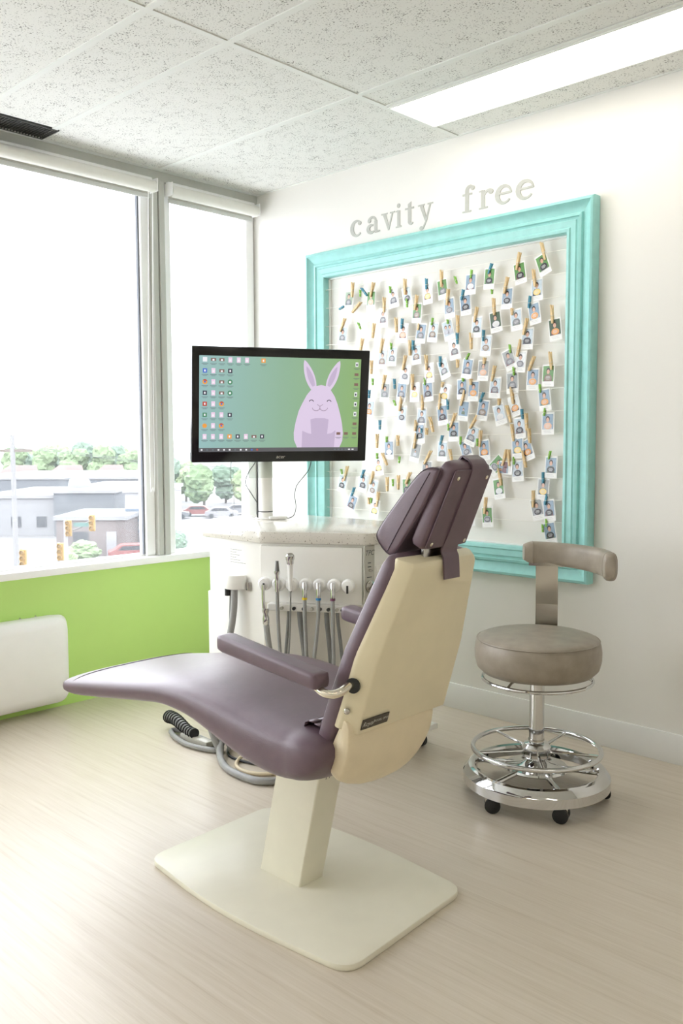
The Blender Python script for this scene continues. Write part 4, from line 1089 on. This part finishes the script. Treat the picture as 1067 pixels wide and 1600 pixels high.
def icon(x, z, kind):
    def rc(k, x0, x1, z0, z1, d): ic.slot(k); flat(ic, [(x+x0, z+z0), (x+x1, z+z0), (x+x1, z+z1), (x+x0, z+z1)], d)
    if kind == 'pdf': rc(1, -.0075, .0075, -.010, .010, .0026); rc(8, -.004, .004, -.006, .002, .0027)
    elif kind == 'pic': rc(3, -.010, .010, -.006, .006, .0026); rc(8, -.004, .004, -.005, .002, .0027)
    elif kind == 'photo': rc(3, -.0085, .0085, -.0055, .0055, .0026)
    elif kind == 'doc': rc(8, -.006, .006, -.009, .009, .0026); rc(9, -.003, .003, -.005, .004, .0027)
    elif kind == 'round': ic.slot(6); flat(ic, ellp(x, z, .010, .010, 0, 18), .0026); ic.slot(8); flat(ic, ellp(x, z, .0045, .0045, 0, 14), .0027)
    elif kind == 'ring': ic.slot(5); flat(ic, ellp(x, z, .010, .010, 0, 18), .0026); ic.slot(4); flat(ic, ellp(x, z, .010, .010, 0, 12, .3, 2.6), .00265); ic.slot(2); flat(ic, ellp(x, z, .004, .004, 0, 14), .0028)
    elif kind == 'sun': ic.slot(5); flat(ic, ellp(x, z, .009, .009, 0, 18), .0026)
    else: rc({'b': 2, 'r': 4, 'g': 6, 'o': 5, 'd': 9, 'w': 8}[kind], -.0085, .0085, -.0085, .0085, .0026); rc(8, -.003, .003, -.004, .004, .0027)
    rc(7, -.013, .013, -.0165, -.0148, .0026); rc(7, -.008, .008, -.0205, -.0190, .0026)
GR = [['w', 'pic', 'pic', 'pdf', 'pdf', 'pdf', None, 'o'], ['b', 'pdf', 'pic', 'd'], ['ring', 'pdf', 'pic', 'round'], ['d', 'pdf', 'pic', 'round'], ['r', 'pdf', 'ring'], ['g', 'pdf', 'pdf', 'd'], ['sun', 'pdf', 'ring'], ['pdf', 'pdf', 'pdf', 'o', 'd', 'pdf', 'pic', 'd']]
for j, row in enumerate(GR):
    for i, k in enumerate(row):
        if k: icon(-.263+i*.0332, .177-j*.0432, k)
for j, k in enumerate(['doc', 'photo', 'photo', 'doc', 'doc', 'doc', 'photo', 'photo']): icon(.361, .170-j*.0405, k)
icon(.325, -.1135, 'photo'); icon(.292, -.1135, 'photo')
for i, k in enumerate([8, 7, 7, 8, 8, 8, 7, 8, 8, 2, 4]): ic.slot(k); flat(ic, [(-.278+i*.0225, Z0_+.005), (-.271+i*.0225, Z0_+.005), (-.271+i*.0225, Z0_+.011), (-.278+i*.0225, Z0_+.011)], .0026)
for i in range(6): ic.slot(8 if i > 3 else 7); flat(ic, [(.275+i*.0155, Z0_+.005), (.284+i*.0155, Z0_+.005), (.284+i*.0155, Z0_+.010), (.275+i*.0155, Z0_+.010)], .0026)
tm_(ic).build('desktop_icons', KEYS, scr, o, 0)['kind'] = 'stuff'
lg = text_mb('acer', .021, .25); lg.xf(Matrix.Rotation(PI/2, 4, 'X')).xf(Matrix.Translation((.048, -.0008, -.209))); tm_(lg).build('logo_text', 'silver', bz, o, 0)
# cables behind the monitor and the small white adapter on the worktop
def cable(nm, pts, r_, mk, lab, cat='cable'):
    t = thing(nm, lab, cat, (.80, -.66, .848), MR)
    MB().tube([(x, y, z) for x, z, y in pts], r_, 6, 5).build('cord', mk, t, (0, 0, 0)); return t
cable('monitor_cable', [(.19, .28, -.06), (.185, .21, -.02), (.167, .176, 0), (.135, .137, 0), (.126, .096, 0), (.128, .048, -.01), (.116, .014, -.02), (.09, .0035, -.03), (.080, .008, -.03)], .0017, 'dark', 'thin black cable looping from the monitor to the white adapter')
cable('monitor_cable', [(-.04, .28, -.04), (-.045, .235, -.01), (-.067, .20, 0), (-.084, .153, 0), (-.06, .108, 0), (-.034, .068, 0)], .0017, 'dark', 'bent black cable left of the monitor pole')
cable('monitor_cable', [(-.034, .26, -.004), (-.034, .14, -.002), (-.034, .004, -.002)], .0028, 'dark', 'straight black cable running down the monitor pole')
cable('monitor_cable', [(-.149, .26, -.04), (-.147, .22, -.02), (-.145, .173, 0), (-.132, .118, 0), (-.137, .045, -.01), (-.15, .004, -.03)], .0011, 'hose', 'fine grey cable hanging far left of the monitor pole')
ad = thing('power_adapter', 'small white adapter lying at the foot of the monitor pole', 'adapter', (.80, -.66, .848), MR)
MB().rbox(.005, .080, -.055, -.030, .0005, .014, .004, 2).build('case', 'white', ad)
MB().tube([(.006, -.04, .006), (-.05, -.06, .004), (-.11, -.05, .004)], .0015, 6, 4).build('cord', 'white', ad)
# tangle of hoses on the floor under the chair
t = thing('floor_hose', 'thick grey hose looping over the floor under the chair', 'hose', (1.2, -1.15, 0))
MB().tube([(.98, -1.02, .08), (1.0, -1.07, .035), (1.06, -1.12, .016), (1.16, -1.17, .014), (1.27, -1.182, .014), (1.345, -1.165, .014), (1.39, -1.10, .014), (1.37, -1.04, .014), (1.30, -1.03, .014)], .013, 12, 6).build('hose', 'hose', t, t.location)
t = thing('floor_cable', 'thin beige cable loop on the floor beside the grey hose', 'cable', (1.2, -1.1, 0))
MB().tube([(1.10, -1.0, .03), (1.12, -1.09, .008), (1.19, -1.135, .008), (1.27, -1.12, .008), (1.33, -1.06, .008), (1.42, -1.02, .008)], .0065, 10, 6).build('cord', 'cream2', t, t.location)
t = thing('foot_control', 'grey foot control frame with ribbed hose under the chair', 'foot control', (.82, -1.05, 0)); o = t.location
MB().tube([(.68, -1.07, .012), (.83, -1.115, .012), (.97, -1.09, .012), (.98, -1.05, .012), (.86, -1.035, .012), (.70, -1.035, .012)], .010, 10, 3, closed=True).build('frame', 'hose', t, o)
MB().rbox(.76, .93, -1.085, -1.05, .004, .03, .006, 2).build('pedal', 'panelgrey', t, o)
rp_ = [Vector((.60+.02*k, -1.02-.0045*k, .045+.006*math.sin(k*.5))) for k in range(13)]
MB().tube(rp_, .02, 12, 4, rads=[.024-.0006*k for k in range(13)]).build('ribbed_core', 'hose2', t, o)
for k in range(0, 13):
    p_ = rp_[k]; MB().lathe([(.0275-.0006*k, -.003), (.0275-.0006*k, .003)], p_, 14, axis=(1, -.3, 0)).build('rib', 'dark', t, o, 0)
t = thing('floor_cable', 'short black cable on the floor behind the grey hose', 'cable', (1.1, -1.05, 0))
MB().tube([(.95, -.98, .03), (1.03, -1.06, .006), (1.12, -1.075, .006), (1.22, -1.05, .006)], .005, 8, 5).build('cord', 'dark', t, t.location)
# ---------------------------------------------------------------- outside the windows
EV, NV = Vector((math.cos(0.766), math.sin(0.766), 0)), Vector((-math.sin(0.766), math.cos(0.766), 0))
GZ = -9.0
def st_(D, lat, z): return Vector((3.578, -3.091, 0))+NV*D+EV*lat+Vector((0, 0, z))
for nm, c, r_ in (('x_ground', (.14, .14, .14), .9), ('x_wallgrey', (.062, .068, .074), .8), ('x_wallbrown', (.080, .069, .067), .85), ('x_pale', (.115, .117, .12), .8), ('x_roof', (.13, .13, .13), .8), ('x_brick', (.085, .058, .053), .85), ('x_pole', (.10, .10, .10), .7), ('x_sig', (.15, .088, .014), .5), ('x_sign', (.035, .085, .075), .5), ('x_red', (.12, .045, .042), .4), ('x_carwhite', (.14, .14, .145), .3), ('x_silver', (.09, .094, .1), .3), ('x_bluestripe', (.05, .07, .095), .6), ('x_glass', (.03, .033, .037), .2), ('x_trunk', (.05, .045, .04), .9), ('x_leaf', (.066, .092, .048), .8), ('x_leaf2', (.055, .080, .058), .8), ('x_leaf3', (.082, .106, .056), .8), ('x_wood', (.07, .06, .05), .9)):
    M[nm] = mat(nm[2:]+'_outside', c if nm == 'x_ground' else tuple(v_*(2.0 if 'leaf' in nm else 1.6) for v_ in c), r_, vary=.12 if 'leaf' in nm else .05, scale=.8 if 'leaf' in nm else .3)
g = MB(); g.prism([tuple(st_(D, l, GZ)) for D, l in ((8, -60), (8, 60), (900, 700), (900, -900))], (0, 0, -.5)); tag(g.build('ground_outside', 'x_ground', None, None, 0), 'pale street and parking lot outside the windows', 'ground', kind='structure')
def bldg(name, label, D0, D1, l0, l1, z1, wall, roof='x_roof', wins=0):
    t = thing(name, label, 'building', st_(D0, (l0+l1)/2, GZ), 0.766); L2 = (l1-l0)/2
    MB().box(-L2, L2, 0, D1-D0, 0, z1-GZ).build('walls', wall, t, (0, 0, 0), 0)
    MB().box(-L2-.2, L2+.2, -.2, D1-D0+.2, z1-GZ, z1-GZ+.35).build('roof', roof, t, (0, 0, 0), 0)
    for k in range(wins):
        x = -L2+(k+.5)*2*L2/wins; MB().box(x-.55, x+.55, -.06, .02, .9, 2.1).build('window', 'x_glass', t, (0, 0, 0), 0)
    return t
t = bldg('flat_roof_building', 'low brown flat-roofed building behind the round bush', 79, 88, -25.6, -19.4, -5.75, 'x_wallbrown', 'x_pale')
MB().box(1.4, 2.3, -.05, .02, 0, 2.2).build('door', 'x_carwhite', t, (0, 0, 0), 0); MB().box(-1.6, -.2, -.05, .02, .9, 2.2).build('window', 'x_glass', t, (0, 0, 0), 0)
t = bldg('flat_roof_building', 'dark grey flat-roofed building above the brown one', 96, 118, -31.3, -24.7, -4.3, 'x_wallgrey')
for k, (x, y, r_) in enumerate(((-2.2, 6, 1.3), (-4.4, 12, .85))):
    MB().lathe([(r_, 4.75), (r_, 5.0), (r_*.9, 5.5), (r_*.5, 6.0), (.05, 6.15)], (x, y, .3), 16).build('roof_dome', 'x_pale', t, (0, 0, 0))
bldg('flat_roof_building', 'pale building at the far left of the window', 97, 116, -40.0, -31.6, -4.9, 'x_pale', wins=3)
bldg('warehouse', 'long grey warehouse with a wide white roof', 152, 190, -66, -33, -5.1, 'x_wallgrey', wins=8)
t = bldg('white_building', 'white building with blue stripes at the right of the left window', 84, 96, -20.6, -17.4, -3.6, 'x_carwhite')
for z in (.6, 1.6, 2.7, 3.7): MB().box(-1.6, 1.6, -.06, .02, z, z+.16).build('stripe', 'x_bluestripe', t, (0, 0, 0), 0)
for k, (l0, l1) in enumerate(((-86, -77), (-75, -66), (-64, -56), (-54, -47))):
    t = thing('house', '%s red-roofed house from the left in front of the trees' % ORD[k], 'building', st_(192, (l0+l1)/2, GZ), 0.766, group='far red-roofed houses'); L2 = (l1-l0)/2
    MB().box(-L2, L2, 0, 8, 0, 3.0).build('walls', 'x_pale', t, (0, 0, 0), 0)
    MB().prism([(-L2-.4, -.5, 3.0), (L2+.4, -.5, 3.0), (L2-1.5, 4, 5.2), (-L2+1.5, 4, 5.2)], (0, .3, .05)).build('roof', 'x_brick', t, (0, 0, 0), 0)
    for x in (-L2*.5, L2*.5): MB().box(x-.6, x+.6, -.06, .02, .9, 2.2).build('window', 'x_glass', t, (0, 0, 0), 0)
def tree(D, lat, ztop, wd, mk, label, seed, group, nm='leafy_tree', trunk=True):
    h = ztop-GZ; t = thing(nm, label, 'tree' if trunk else 'bush', st_(D, lat, GZ), 0, group); rn = random.Random(seed)
    cr = MB(); zc = h*.56 if trunk else h*.5; hh = h*.48 if trunk else h*.5
    for k in range(9):
        a = rn.uniform(0, 2*PI); q = rn.uniform(.0, .55); zz = rn.uniform(-.5, .55)
        cr.ico((wd/2*q*math.cos(a), wd/2*q*math.sin(a), zc+hh*zz), rn.uniform(.42, .62), 3, (wd/2*.95, wd/2*.95, hh*.85), .16, seed*17+k)
    cr.build('crown', mk, t, (0, 0, 0), 0)
    if trunk: MB().tube([(0, 0, 0), (.05*wd*.2, 0, h*.3), (0, 0, h*.6)], .03*wd, 8).build('trunk', 'x_trunk', t, (0, 0, 0))
LF = ['x_leaf', 'x_leaf2', 'x_leaf3']
for k in range(15):
    rn = random.Random(50+k); D = 215+22*(k % 3); px = 20+k*15.5
    tree(D, D*(px-533)/1382, 1.17-(rn.uniform(690, 702)-690)/1382*D, rn.uniform(7.2, 8.0), LF[k % 3], '%s tree from the left in the tree line on the horizon' % ORD[k], 60+k, 'trees on the horizon')
for k, (px, D, py) in enumerate(((258, 140, 706), (290, 152, 720), (318, 138, 724), (352, 148, 726), (384, 140, 722))):
    tree(D, D*(px-533)/1382, 1.17-(py-690)/1382*D, 6.5, LF[(k+1) % 3], '%s tree from the left seen through the corner window' % ORD[k], 90+k, 'trees behind the parking lot')
for k, (px, D, py, wd) in enumerate(((128, 74, 842, 3.2), (104, 70, 850, 1.6), (272, 76, 822, 2.6))):
    tree(D, D*(px-533)/1382, 1.17-(py-690)/1382*D, wd, LF[(k*2) % 3], ['round green bush in front of the brown building', 'small bush beside the traffic light post', 'green bush at the edge of the parking lot'][k], 120+k, None, 'round_bush', False)
# utility pole and wires
t = thing('utility_pole', 'tall wooden utility pole with a cross arm', 'pole', st_(46, 46*(21-533)/1382, GZ), 0.766)
MB().lathe([(.16, 0), (.12, 10.6)], n=10).build('post', 'x_pole', t, (0, 0, 0))
MB().box(-1.0, 1.0, -.06, .06, 9.7, 9.85).build('cross_arm', 'x_wood', t, (0, 0, 0), 0)
for k, z in enumerate((10.0, 9.9, 8.6)):
    wr = MB().tube([(-8, 0, z-.3), (0, 0, z), (9, 2, z-1.1), (22, 6, z-1.6)], .012, 5, 4); wr.build('wire', 'x_wallgrey', t, (0, 0, 0))
# traffic signals
def signal_head(t, x, y, z):
    hd_ = MB().rbox(x-.17, x+.17, y-.12, y+.12, z-.5, z+.5, .03, 1).build('signal_head', 'x_sig', t, (0, 0, 0))
    for q in (-.32, 0, .32):
        MB().lathe([(.12, 0), (.14, .18), (.13, .18), (.10, .02)], (x, y-.12, z+q), 12, axis=(0, -1, 0)).build('visor', 'x_sig', hd_, (0, 0, 0))
D = 54; zz = lambda py: 1.17-(py-690)/1382*D-GZ; xx = lambda px, p0: (px-p0)/1382*D
t = thing('traffic_signal', 'traffic light post with two yellow heads and a green street sign', 'traffic light', st_(D, D*(100-533)/1382, GZ), 0.766)
MB().lathe([(.16, 0), (.11, zz(812))], n=12).build('post', 'x_carwhite', t, (0, 0, 0))
MB().tube([(0, 0, zz(828)), (.8, 0, zz(824)), (xx(146, 100), 0, zz(806))], .05, 8, 3).build('mast_arm', 'x_pole', t, (0, 0, 0))
signal_head(t, xx(106.5, 100), -.2, zz(823)); signal_head(t, xx(143.5, 100), -.2, zz(815))
sg = MB().box(xx(113, 100), xx(137, 100), -.08, -.04, zz(821), zz(815)).build('street_sign', 'x_sign', t, (0, 0, 0), 0)
D = 50
t = thing('traffic_signal', 'lower traffic light with one yellow head left of the tall post', 'traffic light', st_(D, D*(88-533)/1382, GZ), 0.766)
MB().lathe([(.09, 0), (.07, zz(846))], n=10).build('post', 'x_pole', t, (0, 0, 0)); signal_head(t, .18, -.2, zz(860))
t = thing('traffic_signal', 'pale traffic light post at the far left above the sill', 'traffic light', st_(D, D*(27-533)/1382, GZ), 0.766)
MB().lathe([(.16, 0), (.14, zz(848))], n=10).build('post', 'x_carwhite', t, (0, 0, 0)); signal_head(t, .26, -.2, zz(870))
# parked cars
def car(D, px, mk, label, rot=0):
    t = thing('parked_car', label, 'car', st_(D, D*(px-533)/1382, GZ), 0.766+rot, 'parked cars')
    prof = rpoly([(-2.2, .35), (2.2, .35), (2.2, .85), (1.3, .98), (.7, 1.45), (-1.1, 1.45), (-1.8, .95), (-2.2, .88)], .15, 3)
    MB().prism([(x, -.85, z) for x, z in prof], (0, 1.7, 0)).build('body', mk, t, (0, 0, 0), 30)
    for s_ in (-.86, .82): MB().prism([(x, s_, z) for x, z in ((-1.45, 1.0), (1.05, 1.0), (.62, 1.36), (-1.0, 1.36))], (0, .04, 0)).build('side_windows', 'x_glass', t, (0, 0, 0), 0)
    for x in (-1.35, 1.35):
        for s_ in (-.86, .66): MB().lathe([(.32, 0), (.32, .2)], (x, s_, .32), 14, axis=(0, 1, 0)).build('wheel', 'x_glass', t, (0, 0, 0))
car(76, 207, 'x_red', 'red car by the white striped building', .3)
car(70, 292, 'x_carwhite', 'white car nearest the corner window sill', 1.2)
for k, (D, px, mk, lab) in enumerate(((118, 268, 'x_silver', 'silver car at the far left of the parking lot'), (122, 310, 'x_red', 'red car in the middle of the parking lot'), (119, 345, 'x_carwhite', 'white car in the parking lot beside the red one'), (124, 375, 'x_silver', 'silver car at the far right of the parking lot'))): car(D, px, mk, lab, .1)
